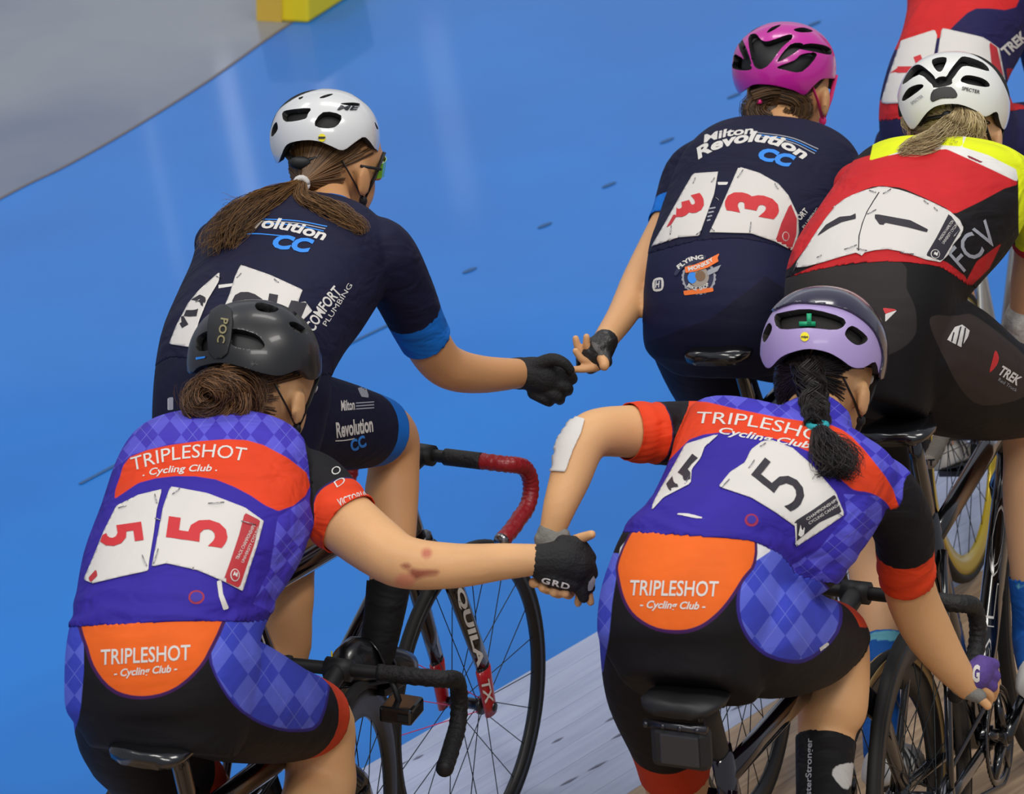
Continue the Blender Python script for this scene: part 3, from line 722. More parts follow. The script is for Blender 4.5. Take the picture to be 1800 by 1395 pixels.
def pins(parent, tgt, pts):
    for x0, y0, x1, y1 in pts:
        P = []
        for t in np.linspace(0, 1, 4):
            h = tgt.hit(x0+(x1-x0)*t, y0+(y1-y0)*t)
            if h is not None: P.append(np.array(h[0])-nrm(ray(x0, y0))*(.003+.003*math.sin(t*math.pi)))
        if len(P) > 2: MB().tube(P, .0009, 6).build('safety_pin', M['steel'], parent)

# ------------------------------------------------------------------ helmets
def helmet(rd, c, rad_px, dz, outline, vents, shell_m, liner_m, caps=(), depth=.128, label=None, tilt=0, thick=.012, strap_m=None, power=2.15, rim_up=-.035):
    """shell = dome about the head; its rear rim and vents follow outlines read off the photo, laid on the dome"""
    cc = W(c[0], c[1], proj(rd.hc)[2]+dz); sc = proj(cc)[2]/FPX
    view = nrm(ray(*c)); rx = CR; uy = nrm(np.cross(rx, view)); a = math.radians(tilt); rx, uy = rx*math.cos(a)-uy*math.sin(a), uy*math.cos(a)+rx*math.sin(a)
    nu, nv = 120, 84; V = []; T = []
    for j in range(nv+1):
        th = math.pi*j/nv
        for i in range(nu):
            ph = 2*math.pi*i/nu; x, y, z = math.sin(th)*math.cos(ph), math.sin(th)*math.sin(ph), math.cos(th)
            k = (abs(x)**power+abs(y)**power+abs(z)**power)**(-1/power)
            V.append(cc+rx*x*k*rad_px[0]*sc+uy*y*k*rad_px[1]*sc-view*z*k*depth)
    V = np.array(V)
    for j in range(nv):
        for i in range(nu):
            p, q = j*nu+i, j*nu+(i+1) % nu; T += [(p, p+nu, q), (q, p+nu, q+nu)]
    T = np.array(T); X, Y, Z = proj(V); near = (V-cc)@view < .02
    up = (V-cc)@rd.hu-rim_up
    f0 = np.where(near, sdf_poly(X, Y, smooth_poly(outline, 3)), np.clip(up*900, -60, 60))
    root = rd.root
    def shell(name, fld, m, scl, th, lab=None, dark=False):
        V2, T2, _ = clip(cc+(V-cc)*scl, T, fld)
        o = mesh_obj(name, V2, T2, m, helmet.cur, attrs=None)
        so = o.modifiers.new('shell', 'SOLIDIFY'); so.thickness = th; so.offset = -1
        if dark: o.data.materials.append(liner_m); so.material_offset = 1; so.material_offset_rim = 1
        bv = o.modifiers.new('edge', 'BEVEL'); bv.width = .0014; bv.material = 0; bv.segments = 2; bv.limit_method = 'ANGLE'; bv.angle_limit = math.radians(50)
        if lab: o['label'] = lab
        return o, (V2, T2)
    fv = f0.copy()
    for v in vents: fv = np.where(near, np.minimum(fv, -sdf_poly(X, Y, smooth_poly(v, 3))), fv)
    helmet.cur = root
    o, (V2, T2) = shell('helmet', fv, shell_m, 1.0, thick, label, True)
    helmet.cur = o
    shell('liner', np.where(near, f0-5, f0), liner_m, .86, .01)
    tg = [BVHTree.FromPolygons(V2.tolist(), T2.tolist())]
    for p, m, off in caps:
        V3, T3, _ = clip(cc+(V-cc)*(1+off), T, np.where(near, np.minimum(f0+6, sdf_poly(X, Y, smooth_poly(p, 3))), -50))
        q = mesh_obj('shell_panel', V3, T3, m, o); so = q.modifiers.new('t', 'SOLIDIFY'); so.thickness = .004; so.offset = -1
        tg.append(BVHTree.FromPolygons(V3.tolist(), T3.tolist()))
    # straps from the shell past the ear to the chin
    k = rd.hs; c0 = rd.hc
    for sg in (-1, 1):
        e = c0+rd.hr*sg*.081*k-rd.hu*.052*k+rd.hf*.012*k
        mb = MB()
        for st in (c0+rd.hr*sg*.078*k+rd.hu*.045*k+rd.hf*.055*k, c0+rd.hr*sg*.074*k+rd.hu*.03*k-rd.hf*.05*k): mb.tube([st, st*.5+e*.5+rd.hr*sg*.003, e], .0046, 6, squash=.3)
        mb.tube([e, c0+rd.hr*sg*.055*k-rd.hu*.095*k+rd.hf*.04*k, c0+rd.hr*sg*.02*k-rd.hu*.122*k+rd.hf*.055*k], .0058, 6, squash=.3); mb.ball(e, (.008, .006, .011), 6, 10)
        mb.build('strap', strap_m or M['black_matte'], o)
    return o, Tgt(tg)

# ------------------------------------------------------------------ hair
def hair_mat(name, c0, c1, rough=.42):
    m = bpy.data.materials.new(name); m.use_nodes = True; nt = m.node_tree; N = nt.nodes; L = nt.links; b = N['Principled BSDF']
    at = N.new('ShaderNodeAttribute'); at.attribute_name = 'tone'; mx = N.new('ShaderNodeMix'); mx.data_type = 'RGBA'; L.new(at.outputs['Fac'], mx.inputs[0])
    mx.inputs[6].default_value = lin(c0); mx.inputs[7].default_value = lin(c1); L.new(mx.outputs[2], b.inputs['Base Color'])
    b.inputs['Roughness'].default_value = rough; b.inputs['Specular IOR Level'].default_value = .4; return m
def strands(mb, tones, guide, n, rad=.0009, lo=.75, wob=.1, seed=1, flat=1.0, segs=14, twist=0.0, bulk=.55):
    """guide: rows (x, y, z, spread metres); bundle of tapered strands following it"""
    g = spline(np.array(guide, float), 8); r_ = np.random.default_rng(seed); m = len(g); ax = np.gradient(g[:, :3], axis=0); ax /= np.linalg.norm(ax, axis=1)[:, None]+1e-12
    vw = CF; U = np.cross(ax, vw); U /= np.linalg.norm(U, axis=1)[:, None]+1e-12; Wv = np.cross(ax, U)
    for q in range(n):
        a = r_.uniform(0, 2*math.pi); rr = math.sqrt(r_.uniform(0, 1)); oa, ob = rr*math.cos(a), rr*math.sin(a)*flat
        end = r_.uniform(lo, 1.0); t = np.linspace(0, end, segs); idx = t*(m-1); ph = r_.uniform(0, 6.28, 2); fr = r_.uniform(2, 5)
        def at(X): return np.stack([np.interp(idx, np.arange(m), X[:, c]) for c in range(X.shape[1])], 1)
        C = at(g[:, :3]); sp = np.interp(idx, np.arange(m), g[:, 3]); u, w = at(U), at(Wv); tw = twist*t
        da = oa*np.cos(tw)-ob*np.sin(tw); db = oa*np.sin(tw)+ob*np.cos(tw)
        P = C+u*((da+wob*np.sin(fr*t*3+ph[0])*t)*sp)[:, None]+w*((db+wob*np.sin(fr*t*2.3+ph[1])*t)*sp)[:, None]
        k = r_.uniform(.7, 1.4); n0 = mb.n; mb.tube(P, np.linspace(rad*k, rad*k*.35, segs), 3, caps=False); tones += [r_.uniform(0, 1)]*(mb.n-n0)
def build_hair(rd, mb, tones, m):
    v, f = mb.arrays(); o = mesh_obj('hair', v, f, m, rd.root, attrs={'tone': np.array(tones)}); return o
def hair_cap(rd, mb, tones, n=900, seed=3, low=-.055, rad=.0011, target=None):
    """short strands combed over the back of the skull toward a gathering point"""
    r_ = np.random.default_rng(seed); k = rd.hs; c = rd.hc
    tgt = target if target is not None else c-rd.hf*.10*k-rd.hu*.06*k
    # solid under-layer
    n0 = mb.n; mb.ball(c+rd.hu*.018*k-rd.hf*.004*k, (.1015*k, .0805*k, .1035*k), 14, 24, (rd.hf, rd.hr, rd.hu)) if False else None
    for q in range(n):
        a = r_.uniform(.40*math.pi, 1.60*math.pi); e = r_.uniform(-.55, .75)
        d = rd.hf*math.cos(a)*math.cos(e)*.103+rd.hr*math.sin(a)*math.cos(e)*.083+rd.hu*(math.sin(e)*.11)
        if (a < .62*math.pi or a > 1.38*math.pi) and e < .28: continue
        p0 = c+d*k+rd.hu*.012*k; P = []
        for t in np.linspace(0, 1, 9):
            p = p0*(1-t)+tgt*t; v = p-(c+rd.hu*.012*k); x, y, z = v@rd.hf, v@rd.hr, v@rd.hu; l = math.sqrt((x/.100)**2+(y/.080)**2+(z/.112)**2)/k
            if l < 1: p = c+rd.hu*.012*k+v/max(l, .3)*(1.0+.01*r_.uniform())
            P.append(p)
        n0 = mb.n; mb.tube(P, rad*r_.uniform(.8, 1.5), 3, caps=False); tones += [r_.uniform(0, .8)]*(mb.n-n0)

def hairguide(z0, tgt):
    """guide rows from (px, py, dz, spread px); the bundle lies on the cloth instead of inside it"""
    def G(pts):
        out = []
        for x, y, dz, sp in pts:
            z = z0+dz; h = tgt.hit(x, y)
            if h is not None: z = min(z, proj(np.array(h[0]))[2]-.008-.35*sp*z0/FPX)
            out.append(np.append(W(x, y, z), sp*z0/FPX))
        return out
    return G
# ------------------------------------------------------------------ hands, shoes
def make_hand(rd, wrist_Z, skin_ch, glove_ch, glove_m, voxel=.0030, name='glove', add=0.0, smooth=3):
    """chains of (px, py, dz, radius px); skin chains join the body, glove chains make the glove"""
    def mk(chs, extra):
        mb = MB()
        for c in chs:
            Q = np.array([np.append(W(a, b, wrist_Z+dz), (r+extra)*(wrist_Z+dz)/FPX) for a, b, dz, r in c])
            Q = spline(Q, 4) if len(Q) > 1 else Q
            mb.limb(Q[:, :3], Q[:, 3], 14)
        return remesh(mb, voxel, smooth)
    if skin_ch: rd.hands.append(mk(skin_ch, 0))
    if glove_ch:
        V, T = mk(glove_ch, add); o = mesh_obj(name, V, T, glove_m, rd.root); return o, Tgt([BVHTree.FromPolygons(V.tolist(), T.tolist())])
def foot(rd, side, ankle, m, sock_m=None, tilt=.2):
    """shoe on its pedal, heel behind"""
    B = rd.B; p = B.ped[side]; toe = B.P(p[0]+.085, p[1], p[2]+.035-tilt*.12); heel = B.P(p[0]-.15, p[1], p[2]+.05+tilt*.12)
    mb = MB(); ax = nrm(toe-heel); R = []
    for t, w, h0 in ((0, .020, .03), (.06, .031, .055), (.2, .035, .072), (.4, .036, .066), (.6, .042, .050), (.8, .044, .038), (.94, .034, .028), (1.0, .016, .016)):
        c = heel+(toe-heel)*t; up = nrm(B.u-ax*(B.u@ax)); R.append(np.array([c+B.r*w*math.cos(q)+up*(h0*math.sin(q) if math.sin(q) > 0 else .02*math.sin(q)) for q in circ(18)]))
    mb.rings(R); o = mb.build('shoe', m, rd.root)
    so = MB(); so.rings([np.array([c_+B.r*w*math.cos(q)*1.03-nrm(B.u)*.018+nrm(B.u)*.005*math.sin(q) for q in circ(14)]) for c_, w in ((heel, .018), (heel+(toe-heel)*.2, .034), (heel+(toe-heel)*.6, .041), (heel+(toe-heel)*.9, .036), (toe, .014))]); so.build('sole', M['black_matte'], o)
    cb = MB()
    for t in (.42, .58): 
        c = heel+(toe-heel)*t; cb.tube([c+B.r*.043*math.cos(q)+nrm(B.u)*(.068-.02*(t-.4)/.2)*math.sin(q) for q in np.linspace(0, math.pi, 9)], .007, 6, squash=.35)
    cb.build('shoe_strap', M['black_gloss'], o)
    return heel, o

def ankle3(rd, side, lift=.10, back=.09): p = rd.B.ped[side]; return rd.B.P(p[0]-back, p[1], p[2]+lift)
mglove = mat('glove_black', (17, 17, 19), .75, bump=.3, bscale=220)
mshoe_b = mat('shoe_black', (16, 16, 17), .3, coat=.3)
mshoe_w = mat('shoe_white', (214, 212, 208), .45)
PURPLE, ORANGE, BLACK, NAVY, CYAN = (50, 36, 148), (220, 64, 26), (20, 18, 21), (19, 21, 48), (18, 110, 205)

# ================================================================== rider A : purple and orange jersey, black helmet, bun
A = Rider('A', 'cyclist in purple and orange jersey with black helmet and brown bun, arm stretched right', (216, 166, 116))
A.torso([(165, 1310, 410, 1325, -.22, .105), (130, 1245, 440, 1245, -.19, .135), (127, 1170, 450, 1160, -.17, .14), (142, 1100, 450, 1085, -.12, .125), (155, 1010, 486, 1005, -.03, .115),
         (182, 930, 530, 935, .06, .115), (207, 855, 546, 862, .15, .115), (232, 804, 545, 808, .22, .09), (262, 794, 525, 796, .25, .062), (320, 790, 490, 784, .27, .036)])
A.chain('armR', [(505, 835, .22, 52), (548, 860, .22, 62), (600, 910, (6.97,), 58), (660, 958, (6.93,), 53), (712, 988, (6.90,), 47), (800, 994, (6.88,), 40), (880, 987, (6.87,), 33), (945, 983, (6.87,), 28)])
sh = A.pt(250, 835, .2); A.chain('armL', [(sh, 0, 0, 46), (sh*.5+A.B.P(.42, -.24, .93)*.5, 0, 0, 40), (A.B.P(.40, -.24, .92), 0, 0, 34), (A.B.Lbar[-10]+A.B.u*.03, 0, 0, 26)])
A.chain('legR', [(345, 1210, -.14, 112), (410, 1228, -.02, 108), (490, 1252, .14, 86), (558, 1268, .27, 64), (562, 1330, .27, 62), (558, 1400, .23, 63), (ankle3(A, 'R', .2), 0, 0, 44), (ankle3(A, 'R'), 0, 0, 33)])
A.chain('legL', [(222, 1215, -.14, 92), (240, 1310, -.06, 88), (A.B.P(.12, -.09, .62), 0, 0, 66), (A.B.P(.06, -.1, .48), 0, 0, 60), (ankle3(A, 'L', .2), 0, 0, 42), (ankle3(A, 'L'), 0, 0, 33)])
A.head(462, 684, .37, 42, 12, 1.0); A.neck((425, 800, .26), 56, 50)
AZ = 6.87
A_skin = [[(940, 984, 0, 26), (975, 985, .01, 24), (1000, 992, .015, 20)],
          [(1012, 970, .015, 8), (1032, 985, .03, 8), (1032, 1015, .05, 7.5)], [(1012, 988, .012, 8), (1034, 1000, .03, 8), (1034, 1028, .05, 7.5)],
          [(1010, 1005, .012, 8), (1030, 1022, .024, 8), (1038, 1058, .03, 7)], [(1005, 1018, .012, 8), (1018, 1036, .03, 8), (1016, 1060, .045, 7)], [(985, 965, .03, 10), (1005, 960, .045, 9), (1020, 970, .06, 8)]]
A_gl = [[(940, 984, 0, 28.5), (962, 985, 0, 32), (990, 984, .0, 36), (1010, 992, .004, 33)],
        [(990, 955, .002, 16), (1018, 958, .005, 14), (1036, 980, .016, 13)], [(1005, 980, .0, 16), (1032, 990, .008, 14), (1040, 1008, .02, 12)],
        [(1000, 1003, .0, 16), (1028, 1015, .01, 14), (1036, 1032, .02, 11)], [(992, 1016, .002, 14), (1018, 1034, .012, 12), (1026, 1050, .02, 10)], [(950, 1002, .0, 18), (975, 1012, -.002, 21), (1005, 1022, .004, 18)]]
gA, gAt = make_hand(A, AZ, A_skin, A_gl, mglove)
A.body(marks=[(smooth_poly([(705, 992), (718, 990), (728, 1000), (768, 1002), (768, 1010), (742, 1014), (726, 1020), (718, 1012), (722, 1004), (708, 998)], 3), (150, 84, 62)), (ellipse(750, 972, 9, 9), (190, 110, 84)), (ellipse(712, 1020, 18, 12), (216, 142, 108))])
A.eyes()
A.fields([(100, 1102), (150, 1102), (300, 1094), (440, 1093), (470, 1085), (600, 1080)], {'armR': A.limbpt('armR', 610, 921), 'armL': .25}, {'legR': A.limbpt('legR', 548, 1265), 'legL': .36}, .028)
tR0, tR1 = A.limbpt('armR', 578, 888), A.limbpt('armR', 660, 955)
slv = np.where(A.cf['armR'][0] < .035, sdf_poly(A.px, A.py, [(528, 770), (800, 760), (900, 1100), (560, 1100), (553, 930), (528, 890), (532, 840)]), -150)
jA, jAb = A.cloth('jersey', A.fj, .0035, PURPLE, [
    ([(200, 680), (560, 680), (545, 850), (520, 838), (470, 790), (400, 776), (300, 784), (236, 802), (200, 830)], 'argyle'),
    ([(545, 850), (600, 900), (560, 1000), (470, 1075), (440, 1060), (470, 1000), (485, 910), (530, 880)], 'argyle'),
    (smooth_poly([(232, 806), (300, 786), (400, 776), (462, 786), (534, 832), (532, 872), (486, 900), (440, 874), (380, 846), (310, 840), (246, 852), (205, 880), (215, 840)], 2), ORANGE),
    (slv, BLACK), (A.band('armR', tR0, 1.0), (40, 30, 90)), (A.band('armR', tR0+.004, 1.0), ORANGE)], argA=(64, 52, 172), argB=(88, 84, 198), arg=(20, 24), folds=.0032, label='purple and orange short sleeved cycling jersey')
shA, shAb = A.cloth('shorts', A.fs, .0028, BLACK, [
    (smooth_poly([(392, 1085), (460, 1085), (520, 1150), (575, 1185), (560, 1270), (520, 1284), (470, 1276), (420, 1250), (384, 1205), (364, 1145)], 3), (52, 40, 130)),
    (smooth_poly([(394, 1080), (470, 1080), (520, 1152), (572, 1188), (556, 1266), (518, 1279), (470, 1271), (424, 1247), (388, 1204), (369, 1146)], 3), 'argyle'),
    ([(90, 1090), (151, 1098), (151, 1180), (146, 1240), (132, 1300), (90, 1300)], 'argyle'),
    (smooth_poly([(147, 1080), (270, 1070), (392, 1068), (372, 1142), (342, 1186), (300, 1217), (250, 1228), (203, 1218), (170, 1184), (153, 1140)], 3), (66, 28, 84)),
    (smooth_poly([(153, 1080), (270, 1070), (386, 1068), (366, 1140), (338, 1182), (298, 1212), (250, 1222), (206, 1212), (175, 1181), (159, 1140)], 3), (232, 100, 30)),
    (A.band('legR', A.limbpt('legR', 522, 1258), 2), (200, 62, 28)), (A.band('legL', .31, 2), (200, 62, 28))], arg=(27, 37), label='black padded shorts with orange back panel and argyle sides', wrinkle=.2)
tg = Tgt([jAb, shAb])
print_text('jersey_lettering', 'TRIPLESHOT', [(236, 828), (300, 811), (370, 805), (432, 812)], 24, M['white_print'], A.root, tg, shear=.12, bold=.0)
print_text('jersey_lettering', '. Cycling Club .', [(252, 838), (310, 831), (382, 829)], 12, M['white_print'], A.root, tg, shear=.3, bold=.015)
print_text('shorts_lettering', 'TRIPLESHOT', [(180, 1168), (336, 1159)], 27, M['white_print'], A.root, tg, shear=.1, bold=.012)
print_text('shorts_lettering', '- Cycling Club -', [(202, 1189), (312, 1180)], 13, M['white_print'], A.root, tg, shear=.3, bold=.025)
print_text('sleeve_lettering', 'VICTORIA', [(596, 890), (645, 874)], 12, M['white_print'], A.root, tg, bold=.01)
print_text('sleeve_lettering', 'O', [(586, 838), (600, 830)], 14, M['white_print'], A.root, tg, bold=-.01); print_text('sleeve_lettering', 'D', [(592, 858), (608, 848)], 12, M['white_print'], A.root, tg, bold=-.01)
_, b1 = patch('number_bib', [(207, 891), (245, 872), (286, 862), (277, 897), (272, 935), (263, 990), (262, 1005), (215, 1015), (165, 1027), (150, 1020), (165, 985), (185, 935)], M['paper'], A.root, tg)
_, b2 = patch('number_bib', [(301, 857), (365, 869), (430, 894), (462, 917), (450, 960), (436, 1000), (424, 1040), (392, 1023), (347, 1004), (293, 992), (268, 998), (280, 935), (288, 893)], M['paper'], A.root, tg)
tb = Tgt([b1, b2])
patch('bib_strip', [(430, 901), (457, 915), (446, 958), (432, 998), (420, 1034), (392, 1021), (405, 985), (420, 940)], M['strip_red'], A.root, tb, .0012, thick=0)
patch('bib_strip', [(156, 1016), (170, 1000), (172, 1012), (160, 1024)], M['strip_red'], A.root, tb, .0012, 3, thick=0)
print_text('bib_lettering', 'TRACK CHAMPIONSHIPS', [(418, 985), (448, 925)], 6, M['white_print'], A.root, tb, .0022, bold=.0); print_text('bib_lettering', 'UNIVERSITY CYCLING', [(427, 990), (456, 928)], 5, M['white_print'], A.root, tb, .0022, bold=.0)
patch('bib_emblem', ellipse(412, 1011, 8, 11), M['white_print'], A.root, tb, .002, 2, thick=0); patch('bib_emblem', ellipse(412, 1011, 6.5, 9.5), M['strip_red'], A.root, tb, .0026, 2, thick=0); patch('bib_emblem', [(407, 1014), (411, 1004), (413, 1010), (417, 1003), (415, 1016), (411, 1011)], M['white_print'], A.root, tb, .0032, 2, thick=0)
digit('5', (344, 934), 172, 102, 46, M['num_red'], A.root, tb, .0016, bold=.03); digit('5', (214, 938), 8, 76, 40, M['num_red'], A.root, tb, .0016, bold=.03)
pins(A.root, Tgt([b1, b2, jAb]), [(272, 868, 276, 884), (303, 868, 316, 858), (366, 884, 394, 882), (208, 892, 222, 888), (250, 975, 258, 994), (270, 990, 278, 964), (272, 910, 282, 914), (424, 915, 450, 922)])
patch('shorts_emblem', ellipse(345, 1050, 14, 12), mat('dark_red_print', (150, 30, 60), .7), A.root, tg, .002, 3, thick=0); patch('shorts_emblem', ellipse(345, 1050, 10.5, 8.5), mat('purple_print', PURPLE, .7), A.root, tg, .0026, 3, thick=0)
patch('reflective_tab', [(380, 1022), (388, 1020), (391, 1045), (401, 1070), (391, 1072), (384, 1050)], M['white_print'], A.root, tg, .0025, 3, thick=0)
print_text('glove_lettering', 'GRD', [(952, 1022), (1000, 1034)], 9, M['white_print'], A.root, gAt, bold=.03, space=1.2)
patch('glove_grip', [(1034, 1022), (1042, 1012), (1046, 1020), (1040, 1036), (1032, 1038)], M['grey_print'], A.root, gAt, .002, 2.5, thick=0)
# bun
mhA = hair_mat('hair_brown', (40, 24, 14), (122, 84, 50)); mb = MB(); tn = []; zc = proj(A.hc)[2]
bc = W(384, 696, zc-.10)
hair_cap(A, mb, tn, 1100, 5, target=bc)
for q in range(16):
    k_ = random.uniform(.25, 1); cx_, cy_ = 380+random.uniform(-20, 18), 698+random.uniform(-12, 12); rx_, ry_ = 70*k_, 52*k_; a0 = random.uniform(0, 6.28); tl = random.uniform(-.7, .7)
    g = [np.append(W(cx_+rx_*math.cos(a0+t)*math.cos(tl)-ry_*math.sin(a0+t)*math.sin(tl), min(760, cy_+ry_*math.sin(a0+t)*math.cos(tl)+rx_*math.cos(a0+t)*math.sin(tl)), zc-.115-.05*(1-k_)-.02*math.sin(t*1.3+q)), .016) for t in np.linspace(0, 3.6, 8)]
    strands(mb, tn, g, 90, .0008, .6, .6, 20+q)
n0 = mb.n; mb.ball(bc, (.055, .045, .042), 12, 18); tn += [.25]*(mb.n-n0)
build_hair(A, mb, tn, mhA)
hA, hAt = helmet(A, (447, 640), (119, 114), -.0, [(329, 652), (329, 607), (347, 570), (372, 541), (408, 526), (451, 524), (494, 536), (530, 565), (555, 602), (568, 636), (563, 660), (545, 668), (528, 650), (494, 660), (458, 655), (423, 644), (387, 637), (351, 644), (338, 655)],
    [[(344, 610), (347, 592), (366, 581), (370, 588), (369, 613), (350, 617)], [(404, 580), (423, 579), (451, 588), (465, 604), (462, 612), (447, 614), (408, 607)], [(448, 536), (458, 531), (490, 541), (480, 549), (455, 546)], [(508, 567), (520, 566), (540, 580), (530, 586), (515, 578)]],
    mat('helmet_black', (26, 26, 27), .38, coat=.2), M['black_matte'], caps=[([(372, 546), (408, 546), (400, 622), (369, 622)], M['black_matte'], .03)], label='matte black helmet with vertical rear plate')
print_text('helmet_lettering', 'POC', [(390, 560), (383, 602)], 13, mat('logo_tan', (132, 122, 84), .5), hA, hAt, .003, bold=.02, space=1.1)
patch('helmet_mark', [(346, 628), (362, 626), (362, 629), (346, 632)], M['cyan_print'], hA, hAt, .002, 2, thick=0)
for sd in 'RL': foot(A, sd, None, mshoe_b)

# ================================================================== rider B : navy jersey, white helmet, ponytail
B = Rider('B', 'cyclist in navy jersey with white helmet, long brown ponytail and black glove', (206, 152, 104))
B.torso([(305, 860, 540, 830, -.22, .10), (283, 790, 560, 745, -.19, .125), (284, 720, 570, 680, -.16, .13), (294, 640, 574, 612, -.10, .12), (316, 570, 604, 562, -.01, .115),
         (340, 508, 646, 512, .09, .115), (358, 448, 682, 455, .17, .115), (392, 406, 684, 416, .22, .085), (450, 394, 656, 404, .25, .058), (520, 388, 630, 398, .27, .036)])
B.chain('armR', [(640, 425, .22, 44), (672, 445, .22, 54), (708, 510, (7.62,), 50), (736, 572, (7.68,), 44), (768, 628, (7.75,), 40), (800, 650, (7.80,), 38), (850, 658, (7.88,), 33), (915, 656, (7.98,), 26)])
sh = B.pt(385, 430, .2); B.chain('armL', [(sh, 0, 0, 40), (sh*.5+B.B.P(.40, -.2, 1.05)*.5, 0, 0, 36), (B.B.P(.40, -.22, 1.04), 0, 0, 30), (B.B.Lbar[-10]+B.B.u*.03, 0, 0, 23)])
B.chain('legR', [(470, 735, -.13, 98), (540, 742, .0, 86), (620, 752, .15, 70), (682, 765, .28, 53), (692, 815, .29, 46), (688, 880, .26, 48), (690, 960, .21, 40), (680, 1050, .16, 34), (668, 1120, .12, 30), (660, 1160, .10, 28)])
B.chain('legL', [(375, 760, -.13, 85), (410, 850, -.02, 70), (500, 935, .14, 52), (505, 1010, .12, 48), (500, 1075, .08, 50), (485, 1180, .02, 42), (ankle3(B, 'L', .2), 0, 0, 32), (ankle3(B, 'L'), 0, 0, 29)])
B.head(590, 292, .39, 48, 10, .95); B.neck((582, 394, .27), 42, 38)
BZ = 7.98
gBch = [[(912, 656, 0, 27), (935, 657, 0, 31), (955, 662, .004, 32), (972, 668, .01, 27)], [(905, 656, 0, 28), (915, 656, 0, 29)],
        [(935, 645, -.016, 13), (968, 632, -.026, 12), (990, 637, -.03, 10), (1003, 650, -.024, 8)],
        [(970, 655, .0, 14), (1000, 660, -.002, 11), (1006, 666, .03, 10)], [(966, 670, .0, 14), (995, 680, -.002, 11), (998, 686, .03, 10)],
        [(954, 684, .0, 13), (980, 697, .0, 10.5), (984, 702, .03, 10)], [(938, 690, .004, 12), (960, 703, .004, 10), (966, 706, .03, 9)]]
gB, gBt = make_hand(B, BZ, None, gBch, mglove)
B.body(); B.eyes()
B.fields([(200, 690), (283, 640), (300, 628), (420, 640), (560, 660), (700, 640)], {'armR': B.limbpt('armR', 752, 592), 'armL': .25}, {'legR': B.limbpt('legR', 662, 760), 'legL': .36}, .03)
navy = dict(label=None)
jB, jBb = B.cloth('jersey', B.fj, .0035, NAVY, [(B.band('armR', B.limbpt('armR', 728, 548), 1), CYAN), (np.where(np.linalg.norm(B.V-B.hc, axis=1) < .17, -B.fj+14, -50), CYAN)], label='navy short sleeved jersey with bright blue cuffs')
shB, shBb = B.cloth('shorts', B.fs, .0028, (17, 19, 44), [(B.band('legR', B.limbpt('legR', 638, 755), 2), CYAN), (B.band('legL', .32, 2), CYAN)], label='navy cycling shorts with bright blue leg bands', wrinkle=.2)
B.cloth('sock', B.band('legR', B.limbpt('legR', 680, 1022), 5), .003, (18, 18, 19), [], label='black ankle sock')
B.cloth('sock', B.band('legL', B.limbpt('legL', 470, 1300), 5), .003, (18, 18, 19), [])
tg = Tgt([jBb, shBb])
print_text('jersey_lettering', 'Revolution', [(400, 408), (440, 402), (500, 405), (571, 424)], 19, M['white_print'], B.root, tg, shear=.25, bold=.03)
print_text('jersey_lettering', 'CC', [(479, 436), (550, 446)], 24, M['cyan_print'], B.root, tg, shear=.3, bold=.05)
for k in range(3): stripe('jersey_stripe', [(455+k*6, 386+k*4), (520, 389+k*4), (575-k*3, 399+k*4)], 1.8, M['cyan_print'] if k != 1 else M['grey_print'], B.root, tg)
stripe('jersey_stripe', [(420, 413), (455, 412), (500, 416)], 1.8, M['cyan_print'], B.root, tg)
print_text('jersey_lettering', 'COMFORT', [(550, 584), (572, 548), (600, 514)], 19, M['white_print'], B.root, tg, bold=.02, shear=.1)
print_text('jersey_lettering', 'PLUMBING', [(572, 574), (594, 540), (618, 502)], 9, M['white_print'], B.root, tg, bold=.0)
print_text('shorts_lettering', 'Milton', [(598, 722), (622, 720)], 18, M['white_print'], B.root, tg, bold=.02, shear=.1)
print_text('shorts_lettering', 'Revolution', [(590, 768), (655, 757)], 26, M['white_print'], B.root, tg, bold=.03, shear=.2)
print_text('shorts_lettering', 'CC', [(618, 792), (645, 781)], 19, M['cyan_print'], B.root, tg, bold=.04, shear=.2)
for k in range(3): stripe('shorts_stripe', [(624, 709+k*5), (640, 708+k*5), (656, 707+k*5)], 2, M['grey_print'], B.root, tg)
stripe('shorts_stripe', [(588, 774), (605, 773), (622, 770)], 2, M['white_print'], B.root, tg)
patch('shorts_emblem', [(296, 699), (306, 698), (306, 720), (296, 721)], M['grey_print'], B.root, tg, .002, 3, thick=0); patch('shorts_emblem', [(627, 683), (642, 681), (648, 700), (634, 698)], M['grey_print'], B.root, tg, .002, 3, thick=0)
_, b1 = patch('number_bib', [(424, 468), (475, 486), (531, 512), (522, 535), (535, 532), (547, 548), (520, 575), (470, 590), (380, 580), (405, 520), (414, 490)], M['paper'], B.root, tg)
_, b2 = patch('number_bib', [(388, 480), (386, 497), (366, 530), (352, 565), (338, 612), (300, 606), (312, 575), (333, 535), (352, 512)], M['paper'], B.root, tg)
tb = Tgt([b1, b2, jBb])
patch('bib_strip', [(512, 528), (540, 533), (524, 570), (496, 566)], M['strip_black'], B.root, Tgt([b1]), .0012, 4, thick=0)
digit('2', (446, 532), 170, 74, 40, M['num_black'], B.root, Tgt([b1]), .0016, bold=.03); digit('2', (340, 545), 30, 60, 36, M['num_black'], B.root, Tgt([b2]), .0016, bold=.03)
patch('jersey_band', [(385, 502), (412, 499), (412, 504), (385, 508)], M['white_print'], B.root, tg, .002, 3, thick=0)
pins(B.root, tb, [(416, 488, 424, 480), (482, 490, 490, 496), (380, 485, 388, 488), (344, 530, 352, 526)])
